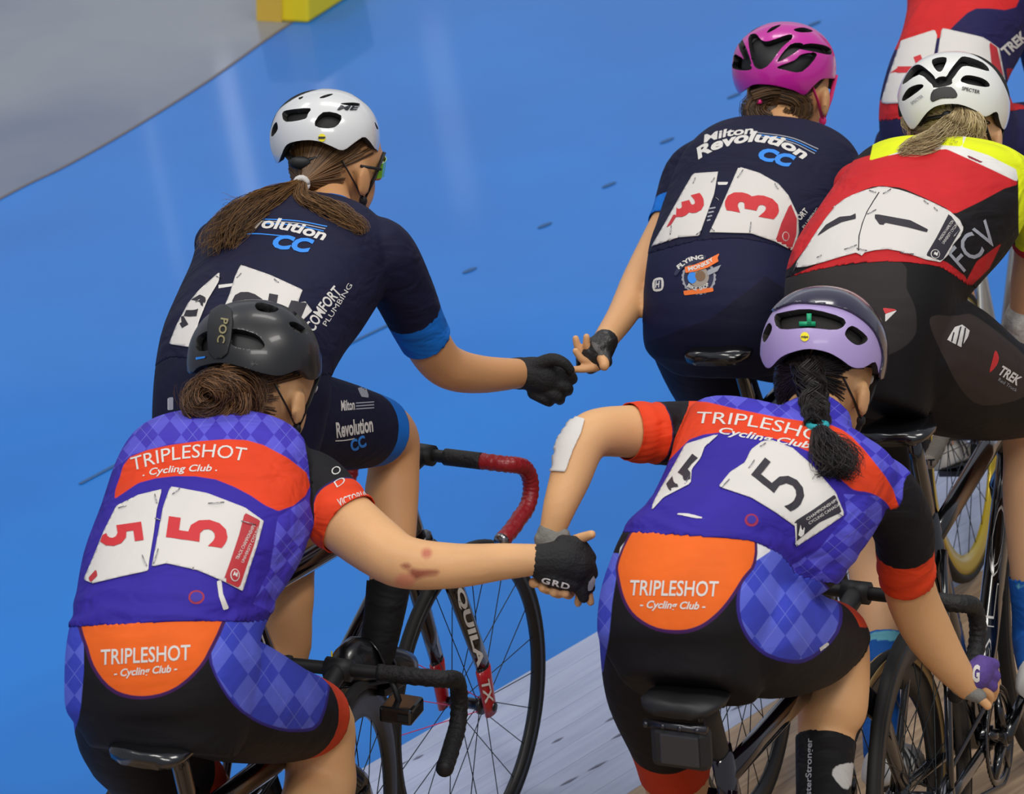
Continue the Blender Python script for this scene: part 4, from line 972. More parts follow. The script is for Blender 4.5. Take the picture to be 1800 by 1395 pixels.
hB, hBt = helmet(B, (571, 243), (97, 87), 0, [(473, 241), (486, 199), (506, 180), (536, 164), (573, 155), (607, 160), (641, 181), (661, 205), (670, 231), (665, 266), (643, 241), (624, 250), (603, 264), (583, 257), (563, 249), (540, 246), (513, 250), (501, 258), (493, 277), (487, 288), (477, 271)],
    [[(496, 203), (502, 194), (545, 190), (541, 200), (536, 209), (503, 214)], [(553, 221), (568, 197), (600, 203), (588, 224)], [(477, 241), (479, 224), (486, 214), (488, 228)], [(560, 172), (574, 166), (587, 165), (570, 172)], [(597, 182), (620, 180), (635, 183), (620, 186)], [(658, 212), (666, 228), (662, 226)], [(524, 172), (534, 169), (528, 175)]],
    mat('helmet_white', (212, 213, 212), .22, coat=.6), mat('liner_dark', (30, 30, 29), .7), label='glossy white helmet with small round yellow sticker')
patch('helmet_sticker', ellipse(566, 242, 6.5, 7), M['yellow'], hB, hBt, .002, 2, thick=0); patch('helmet_sticker', [(560, 240), (572, 240), (572, 244), (560, 244)], M['black_matte'], hB, hBt, .003, 2, thick=0)
print_text('helmet_lettering', 'ME', [(592, 194), (632, 194)], 8, M['dark_steel'], hB, hBt, .002, bold=.03, shear=.3)
# retention dial under the shell
mb = MB(); z0 = proj(B.hc)[2]; mb.tube([W(502, 268, z0-.05), W(515, 284, z0-.085), W(545, 280, z0-.098), W(585, 268, z0-.085), W(612, 258, z0-.06)], .008, 8, squash=.5); mb.ball(W(528, 286, z0-.1), (.022, .01, .013), 8, 12); mb.build('retention_dial', M['black_matte'], hB)
# sunglasses lens and arm
mb = MB(); lens = B.hc+B.hf*.082*.98+B.hu*.005; R = []
for a_ in np.linspace(-1.15, 1.15, 13):
    c_ = B.hc+(B.hf*math.cos(a_)*.104+B.hr*math.sin(a_)*.082); w_ = .021-.006*abs(a_)
    R.append(np.array([c_+B.hu*(w_+.004), c_-B.hu*(w_-.006), c_-B.hu*(w_-.006)-B.hf*.002, c_+B.hu*(w_+.004)-B.hf*.002]))
mb.rings(R); sg_ = mb.build('sunglasses', mat('lens_green', (120, 190, 30), .12, coat=.8), B.root, smooth=False)
mb = MB()
for sg in (-1, 1): mb.tube([B.hc+B.hf*.04+B.hr*sg*.084+B.hu*.012, B.hc-B.hf*.01+B.hr*sg*.083+B.hu*.02], .003, 6)
mb.build('temple_arm', M['black_matte'], sg_)
mhB = hair_mat('hair_chestnut', (52, 32, 16), (136, 98, 56)); mb = MB(); tn = []
tie = W(530, 322, z0-.115)
hair_cap(B, mb, tn, 1100, 8, target=tie)
G = hairguide(z0, Tgt([jBb]))
strands(mb, tn, G([(532, 320, -.115, 9), (508, 335, -.135, 16), (470, 355, -.14, 24), (425, 385, -.12, 30), (392, 420, -.09, 30), (374, 450, -.06, 24)]), 620, .0008, .62, .5, 31, flat=.5)
strands(mb, tn, G([(532, 320, -.115, 9), (500, 342, -.15, 18), (455, 375, -.15, 22), (420, 410, -.13, 20), (404, 438, -.12, 10)]), 260, .0009, .75, .35, 32, flat=.5)
strands(mb, tn, G([(530, 322, -.12, 9), (530, 345, -.15, 15), (560, 365, -.16, 20), (600, 382, -.14, 20), (632, 400, -.12, 14), (640, 412, -.11, 6)]), 320, .0008, .6, .5, 33, flat=.5)
strands(mb, tn, G([(470, 352, -.13, 12), (425, 352, -.1, 8), (382, 356, -.08, 10)]), 12, .0006, .6, .8, 34)
build_hair(B, mb, tn, mhB)
mb = MB(); mb.tube([tie+np.array([.011*math.cos(a_), -.004, .012*math.sin(a_)]) for a_ in np.linspace(0, 6.28, 15)], .006, 8); mb.build('hair_tie', mat('tie_white', (206, 202, 198), .8), B.root)
hl, shoeBR = foot(B, 'R', None, mshoe_b); foot(B, 'L', None, mshoe_b)
q = BK['B']; mb = MB(); p_ = q.ped['R']; mb.tube([q.P(p_[0]-.146, p_[1]-.012, p_[2]+.055), q.P(p_[0]-.142, p_[1]-.012, p_[2]+.12)], .004, 6, squash=.4); mb.build('shoe_trim', M['yellow'], shoeBR)

# ================================================================== rider C : navy jersey number 3, magenta helmet
C = Rider('C', 'cyclist in navy jersey number 3 with magenta helmet and emblem on shorts', (214, 162, 114))
C.torso([(1180, 645, 1380, 650, -.18, .075), (1140, 605, 1410, 612, -.175, .11), (1132, 545, 1415, 555, -.17, .135), (1140, 475, 1408, 480, -.11, .125), (1153, 428, 1425, 440, -.04, .115), (1170, 370, 1470, 395, .05, .115),
         (1193, 308, 1508, 335, .14, .115), (1228, 264, 1512, 288, .21, .09), (1270, 252, 1470, 262, .25, .062), (1310, 246, 1420, 246, .27, .036)])
C.chain('armL', [(1245, 290, .2, 48), (1214, 312, .2, 46), (1186, 380, (8.48,), 38), (1160, 430, (8.43,), 36), (1125, 495, (8.33,), 33), (1094, 553, (8.18,), 27), (1066, 594, (8.04,), 22)])
sh = C.pt(1470, 320, .2); C.chain('armR', [(sh, 0, 0, 42), (sh*.5+C.B.P(.42, .24, .95)*.5, 0, 0, 36), (C.B.P(.42, .24, .94), 0, 0, 30), (C.B.Rbar[-10]+C.B.u*.03, 0, 0, 24)])
C.chain('legL', [(1215, 565, -.14, 82), (1245, 650, -.05, 74), (1290, 740, .06, 60), (C.B.P(.13, -.09, .60), 0, 0, 50), (C.B.P(.07, -.1, .48), 0, 0, 50), (ankle3(C, 'L', .2), 0, 0, 38), (ankle3(C, 'L'), 0, 0, 29)])
C.chain('legR', [(1325, 570, -.14, 85), (1380, 590, 0, 78), (C.B.P(.25, .11, .84), 0, 0, 52), (C.B.P(.22, .11, .72), 0, 0, 48), (ankle3(C, 'R', .2), 0, 0, 38), (ankle3(C, 'R'), 0, 0, 29)])
C.head(1388, 160, .39, 32, 12, .98); C.neck((1375, 258, .26), 46, 42)
CZ = 8.02
C_skin = [[(1066, 594, .02, 21), (1054, 616, .012, 20)], [(1034, 630, .002, 8), (1017, 612, -.006, 7), (1012, 595, -.010, 6.2)], [(1044, 624, .0, 8), (1032, 608, -.012, 7), (1031, 592, -.018, 6.2)],
          [(1042, 640, -.004, 8), (1024, 632, -.02, 7), (1012, 617, -.026, 6.2)], [(1050, 644, -.004, 8.5), (1030, 648, -.018, 7.2), (1010, 649, -.022, 6)], [(1056, 625, -.012, 10), (1062, 638, -.03, 9.5), (1062, 643, -.034, 9)]]
C_gl = [[(1064, 600, .012, 23), (1052, 616, .005, 27), (1040, 624, .005, 24)], [(1040, 606, .004, 14), (1026, 628, .006, 14), (1022, 640, .006, 10)], [(1052, 638, -.002, 13), (1038, 647, .0, 11)], [(1060, 620, -.008, 15), (1066, 636, -.02, 11)]]
gC, gCt = make_hand(C, CZ, C_skin, C_gl, mat('glove_leather', (30, 28, 28), .4, bump=.4, bscale=60))
patch('glove_pad', smooth_poly([(1040, 600), (1050, 606), (1060, 622), (1056, 626), (1044, 612)], 3), mat('glove_pad', (78, 76, 74), .5), C.root, gCt, .002, 2.5, thick=0)
C.body(); C.eyes()
C.fields([(1000, 440), (1140, 448), (1230, 424), (1300, 420), (1360, 432), (1410, 450), (1600, 470)], {'armL': C.limbpt('armL', 1168, 392), 'armR': .28}, {'legR': .38, 'legL': .42}, .02)
jC, jCb = C.cloth('jersey', C.fj, .0035, NAVY, [(C.band('armL', C.limbpt('armL', 1176, 358), 1), CYAN), (C.band('armR', .23, 1), CYAN)], label='navy short sleeved jersey with race number 3')
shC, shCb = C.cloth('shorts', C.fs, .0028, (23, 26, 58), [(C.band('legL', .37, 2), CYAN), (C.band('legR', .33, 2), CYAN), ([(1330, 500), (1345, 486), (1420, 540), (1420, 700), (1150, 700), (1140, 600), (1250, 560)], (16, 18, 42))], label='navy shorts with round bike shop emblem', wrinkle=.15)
tg = Tgt([jCb, shCb])
print_text('jersey_lettering', 'Milton', [(1238, 252), (1280, 241), (1325, 236)], 13, M['white_print'], C.root, tg, shear=.2, bold=.03)
print_text('jersey_lettering', 'Revolution', [(1228, 281), (1261, 263), (1320, 250), (1371, 259), (1414, 282)], 18, M['white_print'], C.root, tg, shear=.25, bold=.04)
print_text('jersey_lettering', 'CC', [(1332, 279), (1394, 296)], 21, M['cyan_print'], C.root, tg, shear=.3, bold=.06)
for k in range(3): stripe('jersey_stripe', [(1330+k*4, 234+k*4), (1390, 243+k*4), (1438-k*3, 263+k*4)], 1.6, M['cyan_print'] if k == 1 else M['grey_print'], C.root, tg)
_, b1 = patch('number_bib', [(1220, 307), (1263, 304), (1256, 343), (1241, 385), (1230, 416), (1193, 419), (1148, 434), (1172, 392), (1203, 336)], M['paper'], C.root, tg)
_, b2 = patch('number_bib', [(1299, 295), (1335, 306), (1368, 325), (1385, 345), (1401, 380), (1402, 410), (1391, 442), (1361, 426), (1320, 412), (1248, 410), (1262, 380), (1275, 350)], M['paper'], C.root, tg)
tb = Tgt([b1, b2])
patch('bib_strip', [(1389, 357), (1400, 385), (1399, 412), (1390, 440), (1362, 425), (1373, 392)], M['strip_red'], C.root, Tgt([b1, b2, jCb]), .0016, 4, thick=0)
patch('bib_strip', [(1172, 400), (1185, 376), (1190, 380), (1180, 396)], M['strip_red'], C.root, tb, .0012, 3, thick=0)
patch('bib_emblem', ellipse(1380, 416, 6, 8), M['white_print'], C.root, tb, .002, 2, thick=0); patch('bib_emblem', ellipse(1380, 416, 5, 7), M['strip_red'], C.root, tb, .0026, 2, thick=0)
digit('3', (1320, 360), 170, 86, 38, M['num_red'], C.root, tb, .0016, bold=.05); digit('3', (1208, 362), 15, 58, 34, M['num_red'], C.root, tb, .0016, bold=.05)
patch('jersey_band', [(1262, 321), (1280, 321), (1279, 326), (1262, 326)], M['white_print'], C.root, tg, .002, 3, thick=0)
for k in range(4): stripe('jersey_band', [(1246-k, 368+k*7), (1252-k*2, 367+k*7), (1258-k*3, 366+k*7)], 2.5, M['grey_print'], C.root, tg)
pins(C.root, Tgt([b1, b2, jCb]), [(1222, 312, 1218, 322), (1256, 312, 1250, 320), (1296, 312, 1306, 298), (1362, 322, 1368, 332), (1256, 345, 1264, 352), (1180, 396, 1178, 412), (1224, 412, 1234, 404), (1320, 390, 1318, 408), (1250, 400, 1256, 406)])
# round emblem on the shorts
teeth = np.array([[1229+(31 if k % 2 else 28.5)*math.cos(k*math.pi/24), 488+(31 if k % 2 else 28.5)*math.sin(k*math.pi/24)] for k in range(48)])
patch('shorts_emblem', teeth, M['grey_print'], C.root, tg, .002, 2, thick=0); patch('shorts_emblem', ellipse(1229, 488, 26, 26), mat('emblem_navy', (30, 34, 66), .7), C.root, tg, .0026, 2, thick=0)
patch('shorts_emblem', ellipse(1229, 487, 18, 18), mat('emblem_grey', (150, 140, 130), .7), C.root, tg, .0032, 2, thick=0); patch('shorts_emblem', ellipse(1218, 489, 8, 10), M['cyan_print'], C.root, tg, .0038, 2, thick=0)
patch('shorts_emblem', ellipse(1232, 486, 9, 9), mat('emblem_brown', (120, 92, 66), .7), C.root, tg, .0040, 2, thick=0); patch('shorts_emblem', [(1245, 476), (1268, 467), (1262, 478), (1244, 486)], M['grey_print'], C.root, tg, .004, 2, thick=0)
patch('shorts_emblem', [(1205, 471), (1222, 467), (1242, 459), (1266, 447), (1262, 455), (1264, 461), (1245, 472), (1225, 478), (1207, 481)], M['orange_print'], C.root, tg, .0046, 2, thick=0)
patch('shorts_emblem', smooth_poly([(1187, 482), (1196, 468), (1214, 456), (1240, 450), (1239, 459), (1218, 464), (1200, 474), (1191, 485)], 3), mat('emblem_navy_flag', (36, 42, 70), .7), C.root, tg, .0042, 2, thick=0)
patch('shorts_emblem', smooth_poly([(1203, 514), (1206, 511), (1250, 506), (1254, 509), (1252, 513), (1208, 519), (1204, 518)], 3), M['orange_print'], C.root, tg, .003, 2, thick=0)
print_text('emblem_lettering', 'FLYING', [(1195, 475), (1215, 461), (1238, 457)], 7, M['white_print'], C.root, tg, .0052, bold=.04); print_text('emblem_lettering', 'MONKEY', [(1212, 478), (1235, 472), (1256, 460)], 6.5, M['white_print'], C.root, tg, .0056, bold=.04)
print_text('emblem_lettering', 'BIKE', [(1209, 504), (1218, 509), (1226, 511)], 6, M['white_print'], C.root, tg, .0040, bold=.03); print_text('emblem_lettering', 'SHOP', [(1231, 511), (1240, 508), (1248, 502)], 6, M['white_print'], C.root, tg, .0040, bold=.03)
patch('shorts_emblem', smooth_poly([(1150, 492), (1166, 489), (1166, 509), (1150, 511)], 3), M['white_print'], C.root, tg, .002, 2, thick=0); patch('shorts_emblem', [(1153, 494), (1164, 492), (1164, 507), (1153, 508)], mat('emblem_dark', (36, 40, 76), .7), C.root, tg, .0028, 2, thick=0)
print_text('emblem_lettering', 'H', [(1154, 506), (1163, 505)], 11, M['white_print'], C.root, tg, .0036, bold=.03, shear=.3)
print_text('jersey_lettering', 'FORT', [(1402, 392), (1420, 372)], 10, M['white_print'], C.root, tg, bold=.02); print_text('jersey_lettering', 'PLUMBING', [(1412, 402), (1438, 368)], 5, M['white_print'], C.root, tg, bold=.0)
mag = mat('helmet_magenta', (190, 34, 150), .28, coat=.5)
hC, hCt = helmet(C, (1378, 120), (92, 82), 0, [(1286, 123), (1291, 90), (1303, 70), (1330, 50), (1358, 39), (1396, 38), (1430, 49), (1454, 70), (1471, 105), (1471, 136), (1447, 138), (1430, 151), (1414, 167), (1396, 159), (1361, 150), (1330, 148), (1316, 153), (1299, 165), (1291, 151)],
    [[(1315, 68), (1328, 59), (1338, 70), (1352, 72), (1388, 60), (1392, 68), (1374, 84), (1348, 117), (1326, 117)], [(1298, 80), (1306, 72), (1321, 112), (1310, 107)], [(1288, 120), (1289, 108), (1293, 95), (1322, 118), (1310, 124)], [(1366, 109), (1389, 78), (1412, 77), (1398, 92)],
     [(1366, 118), (1396, 106), (1410, 95), (1437, 95), (1410, 126), (1380, 123)], [(1402, 84), (1424, 76), (1456, 82), (1461, 96), (1430, 91)], [(1347, 58), (1356, 48), (1374, 43), (1358, 54)], [(1394, 52), (1412, 48), (1430, 55), (1408, 57)]],
    mag, M['black_matte'], label='magenta helmet with large black vents', strap_m=mat('strap_pink', (214, 40, 110), .6))
mhC = hair_mat('hair_auburn', (44, 28, 16), (120, 88, 54)); mb = MB(); tn = []; z0 = proj(C.hc)[2]
bc = W(1358, 196, z0-.075); hair_cap(C, mb, tn, 1200, 11, target=bc)
n0 = mb.n; mb.ball(W(1364, 194, z0-.06), (.048, .03, .024), 10, 16); tn += [.25]*(mb.n-n0)
for q in range(7):
    a0 = random.uniform(0, 6.28); g = [np.append(W(1364+(28+6*q)*math.cos(a0+t)*.9, min(214, 192+(15+3*q)*math.sin(a0+t)), z0-.085-.012*math.cos(t)), .013) for t in np.linspace(0, 4.6, 8)]; strands(mb, tn, g, 120, .001, .7, .5, 50+q)
build_hair(C, mb, tn, mhC)
mb = MB(); mb.tube([W(1325, 180, z0-.09), W(1338, 178, z0-.1)], .005, 8); mb.build('hair_clip', mat('clip_pink', (226, 40, 130), .5), C.root)
for sd in 'RL': foot(C, sd, None, mshoe_b)

# ================================================================== rider D : purple and orange jersey, lavender helmet, braid
D = Rider('D', 'cyclist in purple and orange jersey with lavender helmet, black braid and white arm dressing', (214, 164, 114))
D.torso([(1095, 1205, 1330, 1215, -.24, .10), (1056, 1135, 1365, 1145, -.2, .135), (1056, 1060, 1385, 1075, -.17, .14), (1084, 995, 1385, 1015, -.13, .13), (1124, 945, 1400, 992, -.08, .118), (1148, 893, 1485, 978, .0, .115),
         (1172, 838, 1526, 928, .08, .115), (1190, 784, 1556, 884, .16, .115), (1212, 736, 1578, 847, .22, .095), (1262, 722, 1565, 812, .25, .062), (1345, 722, 1515, 772, .27, .04)])
D.chain('armL', [(1255, 760, .21, 50), (1205, 762, .21, 53), (1150, 761, (7.05,), 50), (1095, 758, (7.02,), 46), (1046, 762, (6.98,), 43), (1020, 786, (6.96,), 42), (1003, 838, (6.94,), 37), (984, 890, (6.92,), 30), (970, 935, (6.92,), 23)])
D.chain('armR', [(1520, 840, .22, 50), (1558, 872, .24, 55), (1588, 930, .28, 50), (1592, 990, .31, 46), (1604, 1050, .35, 46), (1632, 1110, .38, 44), (1668, 1165, .40, 34), (1700, 1205, .42, 25)])
D.chain('legR', [(1300, 1100, -.14, 112), (1360, 1120, .0, 104), (1425, 1128, .16, 80), (1470, 1122, .29, 56), (1478, 1180, .29, 52), (1464, 1240, .26, 62), (1452, 1300, .23, 50), (ankle3(D, 'R', .14), 0, 0, 38), (ankle3(D, 'R'), 0, 0, 34)])
D.chain('legL', [(1160, 1110, -.14, 104), (1160, 1210, -.05, 92), (1178, 1310, .04, 66), (1192, 1390, .10, 56), (1205, 1450, .10, 54), (ankle3(D, 'L', .2), 0, 0, 46), (ankle3(D, 'L'), 0, 0, 34)])
D.head(1448, 672, .38, 40, 10, .98); D.neck((1428, 755, .26), 56, 50)
DZ = 6.92
D_skin = [[(972, 935, 0, 22), (976, 965, .0, 24), (988, 995, .005, 26)], [(992, 965, .0, 13), (1012, 950, -.035, 11), (1040, 939, -.06, 8)],
          [(985, 1000, .0, 11), (958, 1020, .0, 10), (938, 1024, -.03, 9.5)], [(992, 1008, .0, 11), (970, 1034, .0, 10), (955, 1032, -.04, 9.5)], [(1000, 1010, .0, 11), (986, 1040, .0, 10), (974, 1040, -.045, 9.5)], [(1008, 1010, .0, 10), (1002, 1042, .0, 9.5), (993, 1042, -.045, 9)]]
D_gl = [[(968, 938, 0, 25), (974, 958, .0, 28), (984, 985, .006, 29)], [(955, 948, -.002, 17), (990, 940, -.01, 13)]]
mgg = mat('glove_grey', (120, 118, 112), .7, bump=.3, bscale=120)
make_hand(D, DZ, D_skin, D_gl, mgg)
rz = proj(D.pt(1700, 1205, .42))[2]
D_r = [[(1698, 1202, 0, 24), (1712, 1195, .0, 26), (1722, 1180, .004, 25)], [(1705, 1215, 0, 17), (1722, 1225, -.012, 11), (1736, 1238, -.01, 9)]]
D_rf = [[(1700, 1204, 0, 22), (1715, 1185, .0, 22)], [(1728, 1165, .0, 10), (1746, 1172, .03, 9), (1748, 1190, .05, 8)], [(1730, 1180, .0, 10), (1750, 1192, .03, 9), (1748, 1210, .05, 8)], [(1728, 1195, .0, 10), (1748, 1208, .03, 9), (1744, 1226, .05, 8)], [(1722, 1208, 0, 9), (1740, 1222, .02, 8), (1736, 1240, .04, 7)], [(1706, 1215, -.005, 12), (1722, 1226, -.014, 9), (1736, 1240, -.012, 8)]]
make_hand(D, rz, D_rf, [[(1692, 1200, 0, 25), (1706, 1214, -.004, 18), (1722, 1224, -.012, 13)]], mgg, name='glove')
gD, gDt = make_hand(D, rz, None, [[(1706, 1196, 0, 24), (1716, 1186, .0, 27), (1724, 1176, .004, 24)], [(1724, 1164, .002, 14), (1746, 1168, .02, 12)], [(1726, 1180, .0, 14), (1748, 1188, .02, 12)], [(1722, 1194, .0, 14), (1744, 1206, .02, 11)]], mat('glove_purple', (86, 62, 138), .7, bump=.25, bscale=200))
print_text('glove_lettering', 'G', [(1710, 1196), (1722, 1196)], 26, M['white_print'], D.root, gDt, bold=.05, shear=.1)
D.body(); D.eyes()
D.fields([(1000, 940), (1128, 938), (1230, 945), (1320, 952), (1370, 975), (1400, 1010), (1600, 1050)], {'armL': D.limbpt('armL', 1107, 758), 'armR': D.limbpt('armR', 1600, 1015)}, {'legR': D.limbpt('legR', 1478, 1124), 'legL': D.limbpt('legL', 1186, 1352)}, .025, lmin=.10)
slL = np.minimum(D.band('armL', -1, 9), sdf_poly(D.px, D.py, [(900, 600), (1218, 690), (1206, 730), (1188, 790), (1180, 860), (900, 900)]))
slR = np.where(D.cf['armR'][0] < .03, sdf_poly(D.px, D.py, [(1584, 840), (1584, 905), (1576, 916), (1562, 890), (1541, 874), (1535, 900), (1520, 945), (1500, 1100), (1700, 1100), (1700, 800)]), -150)
jD, jDb = D.cloth('jersey', D.fj, .0035, PURPLE, [
    ([(1195, 680), (1600, 680), (1600, 905), (1560, 860), (1530, 815), (1492, 772), (1455, 752), (1353, 737), (1290, 724), (1205, 712)], 'argyle'),
    ([(1480, 870), (1545, 872), (1545, 920), (1500, 1010), (1400, 1060), (1390, 990), (1440, 960), (1485, 905)], 'argyle'),
    (smooth_poly([(1206, 708), (1290, 722), (1353, 735), (1420, 746), (1461, 752), (1496, 772), (1536, 818), (1565, 858), (1584, 907), (1576, 917), (1560, 889), (1539, 872), (1516, 865), (1495, 862), (1465, 835), (1420, 797), (1350, 772), (1270, 764), (1215, 776), (1180, 812), (1188, 765)], 2), ORANGE),
    (slL, BLACK), (slR, BLACK), (D.band('armL', D.limbpt('armL', 1155, 761), 1), (38, 30, 70)), (D.band('armL', D.limbpt('armL', 1155, 761)+.003, 1), ORANGE), (D.band('armR', D.limbpt('armR', 1592, 962), 1), ORANGE)],
    argA=(58, 50, 172), argB=(86, 84, 200), arg=(24, 20), folds=.0028, label='purple and orange short sleeved jersey with black race number 5')
shD, shDb = D.cloth('shorts', D.fs, .0028, BLACK, [
    (smooth_poly([(1318, 985), (1350, 950), (1390, 985), (1440, 1015), (1475, 1060), (1470, 1112), (1424, 1156), (1380, 1162), (1328, 1141), (1300, 1102), (1292, 1060), (1300, 1020)], 3), (50, 38, 128)),
    (smooth_poly([(1323, 985), (1352, 952), (1388, 988), (1438, 1018), (1470, 1060), (1464, 1110), (1422, 1150), (1380, 1156), (1332, 1136), (1305, 1100), (1298, 1060), (1304, 1020)], 3), 'argyle'),
    ([(1095, 975), (1088, 1010), (1080, 1060), (1076, 1105), (1064, 1180), (1000, 1180), (1000, 960)], 'argyle'),
    ([(1090, 990), (1094, 964), (1118, 936), (1340, 936), (1352, 968), (1318, 992)], (226, 224, 226)),
    (smooth_poly([(1126, 925), (1220, 930), (1318, 940), (1326, 990), (1308, 1018), (1284, 1056), (1259, 1085), (1230, 1105), (1197, 1112), (1154, 1107), (1118, 1087), (1098, 1058), (1088, 1019), (1089, 985)], 3), (66, 28, 84)),
    (smooth_poly([(1130, 925), (1220, 930), (1314, 940), (1321, 988), (1303, 1015), (1279, 1053), (1255, 1080), (1228, 1099), (1197, 1106), (1156, 1102), (1122, 1083), (1103, 1056), (1093, 1019), (1093, 985)], 3), (234, 104, 32)),
    (D.band('legR', D.limbpt('legR', 1442, 1126), 2), (204, 62, 28)), (np.minimum(D.band('legR', D.limbpt('legR', 1420, 1126), 2), sdf_poly(D.px, D.py, [(1600, 1104), (1488, 1104), (1440, 1140), (1410, 1170), (1430, 1230), (1600, 1230)])), BLACK), (D.band('legL', D.limbpt('legL', 1176, 1296), 2), (204, 62, 28))], arg=(27, 36), label='black padded shorts with orange back panel and white corners', wrinkle=.15)
D.cloth('sock', D.band('legR', D.limbpt('legR', 1454, 1294), 5), .003, (18, 18, 20), [(sdf_poly(D.px, D.py, [(1452, 1355), (1500, 1335), (1500, 1346), (1485, 1395), (1478, 1395)]), (190, 186, 180))], label='black sock with pale lettering')
D.cloth('sock', D.band('legL', .72, 5), .003, (18, 18, 20), [])
tg = Tgt([jDb, shDb])
print_text('jersey_lettering', 'TRIPLESHOT', [(1226, 745), (1300, 749), (1370, 761), (1470, 786)], 21, M['white_print'], D.root, tg, shear=.1, bold=.0)
print_text('jersey_lettering', 'Cycling Club', [(1264, 763), (1340, 776), (1424, 790)], 12, M['white_print'], D.root, tg, shear=.3, bold=.02)
print_text('shorts_lettering', 'TRIPLESHOT', [(1109, 1046), (1263, 1048)], 27, M['white_print'], D.root, tg, shear=.12, bold=.012)
print_text('shorts_lettering', '- Cycling Club -', [(1126, 1068), (1240, 1071)], 13, M['white_print'], D.root, tg, shear=.3, bold=.025)
_, b1 = patch('number_bib', [(1267, 764), (1240, 787), (1233, 807), (1217, 827), (1215, 852), (1167, 877), (1145, 902), (1153, 880), (1183, 827), (1207, 783)], M['paper'], D.root, tg)
_, b2 = patch('number_bib', [(1340, 778), (1357, 776), (1393, 790), (1427, 820), (1467, 867), (1482, 905), (1453, 925), (1397, 960), (1395, 925), (1363, 903), (1320, 877), (1263, 858), (1283, 833), (1310, 815), (1320, 793)], M['paper'], D.root, tg)
tb = Tgt([b1, b2])
patch('bib_strip', [(1467, 869), (1479, 900), (1440, 918), (1398, 952), (1395, 917), (1430, 895)], M['strip_black'], D.root, tb, .0012, thick=0)
print_text('bib_lettering', 'CHAMPIONSHIPS', [(1418, 915), (1472, 880)], 5, M['white_print'], D.root, tb, .0022, bold=.0); print_text('bib_lettering', 'CYCLING CANADA', [(1422, 922), (1476, 888)], 5, M['white_print'], D.root, tb, .0022, bold=.0)
patch('bib_emblem', [(1402, 940), (1406, 922), (1409, 934), (1414, 922), (1412, 938), (1407, 944)], M['white_print'], D.root, tb, .0022, 2, thick=0)
digit('5', (1368, 850), 141, 104, 50, M['num_black'], D.root, tb, .0016, bold=.0); digit('5', (1205, 833), 52, 72, 30, M['num_black'], D.root, tb, .0016, bold=.03)
pins(D.root, Tgt([b1, b2, jDb]), [(1242, 782, 1254, 772), (1204, 850, 1212, 836), (1268, 856, 1282, 842), (1316, 822, 1326, 808), (1336, 784, 1346, 778), (1396, 954, 1402, 958), (1474, 902, 1480, 906)])
patch('jersey_emblem', ellipse(1320, 915, 12, 11), mat('faded_red_print', (150, 28, 70), .7), D.root, tg, .002, 2.5, thick=0); patch('jersey_emblem', ellipse(1320, 914, 8, 7), mat('purple_print_d', PURPLE, .7), D.root, tg, .0026, 2.5, thick=0)
patch('reflective_tab', smooth_poly([(1183, 903), (1210, 904), (1240, 912), (1225, 912), (1200, 907)], 3), M['white_print'], D.root, tg, .0025, 2.5, thick=0)
patch('reflective_tab', [(1438, 1138), (1452, 1128), (1456, 1132), (1440, 1144)], M['white_print'], D.root, tg, .0025, 2.5, thick=0)
print_text('sock_lettering', 'SmarterFasterStronger', [(1425, 1480), (1428, 1298)], 10, M['grey_print'], D.root, Tgt([BVHTree.FromPolygons((D.V+D.N*.005).tolist(), D.T.tolist())]), .002, bold=.02)
tgs = Tgt([BVHTree.FromPolygons(D.V.tolist(), D.T.tolist())])
patch('arm_dressing', [(999, 730), (1028, 738), (1022, 760), (1008, 790), (994, 830), (965, 828), (972, 800), (984, 765)], M['paper'], D.root, tgs, .003, 4, label='white adhesive dressing on the forearm')
lav = mat('helmet_lavender', (166, 146, 196), .45, coat=.1)
cap = mat('helmet_plum_gloss', (34, 28, 52), .2, coat=.7)
hD, hDt = helmet(D, (1447, 622), (111, 116), 0, [(1333, 593), (1338, 568), (1357, 540), (1380, 518), (1415, 504), (1445, 502), (1472, 506), (1515, 525), (1547, 563), (1561, 611), (1555, 640), (1546, 660), (1539, 636), (1518, 646), (1498, 645), (1478, 631), (1455, 619), (1423, 613), (1395, 618), (1372, 628), (1354, 646), (1343, 642), (1334, 616)],
    [[(1361, 556), (1374, 549), (1424, 543), (1484, 560), (1473, 579), (1420, 576), (1371, 578)], [(1340, 591), (1347, 573), (1353, 567), (1357, 579), (1344, 602)], [(1485, 588), (1498, 572), (1524, 591), (1521, 602), (1504, 606)]],
    lav, mat('liner_dark_d', (30, 27, 25), .8), caps=[([(1352, 549), (1370, 520), (1415, 496), (1480, 498), (1530, 525), (1560, 570), (1572, 620), (1556, 662), (1544, 662), (1550, 625), (1536, 584), (1506, 556), (1472, 541), (1430, 535), (1392, 535)], cap, .035)], label='lavender helmet with plum top and yellow sticker')
patch('helmet_sticker', ellipse(1415, 592, 7.5, 8), M['yellow'], hD, hDt, .002, 2, thick=0); print_text('helmet_lettering', 'mips', [(1409, 594), (1421, 594)], 4, M['black_matte'], hD, hDt, .003, bold=.04)
mb = MB(); z0 = proj(D.hc)[2]; zz = z0-.098; mb.box(W(1419, 569, zz), (CR, CU, CF), (.014, .004, .004)); mb.box(W(1422, 561, zz), (CR, CU, CF), (.004, .01, .004)); mb.build('fit_dial', mat('dial_green', (20, 160, 110), .5), hD)
mhD = hair_mat('hair_black', (10, 8, 8), (48, 40, 38), .38); mb = MB(); tn = []
bt = W(1415, 650, z0-.105); hair_cap(D, mb, tn, 1300, 13, target=bt)
G = hairguide(z0, Tgt([jDb]))
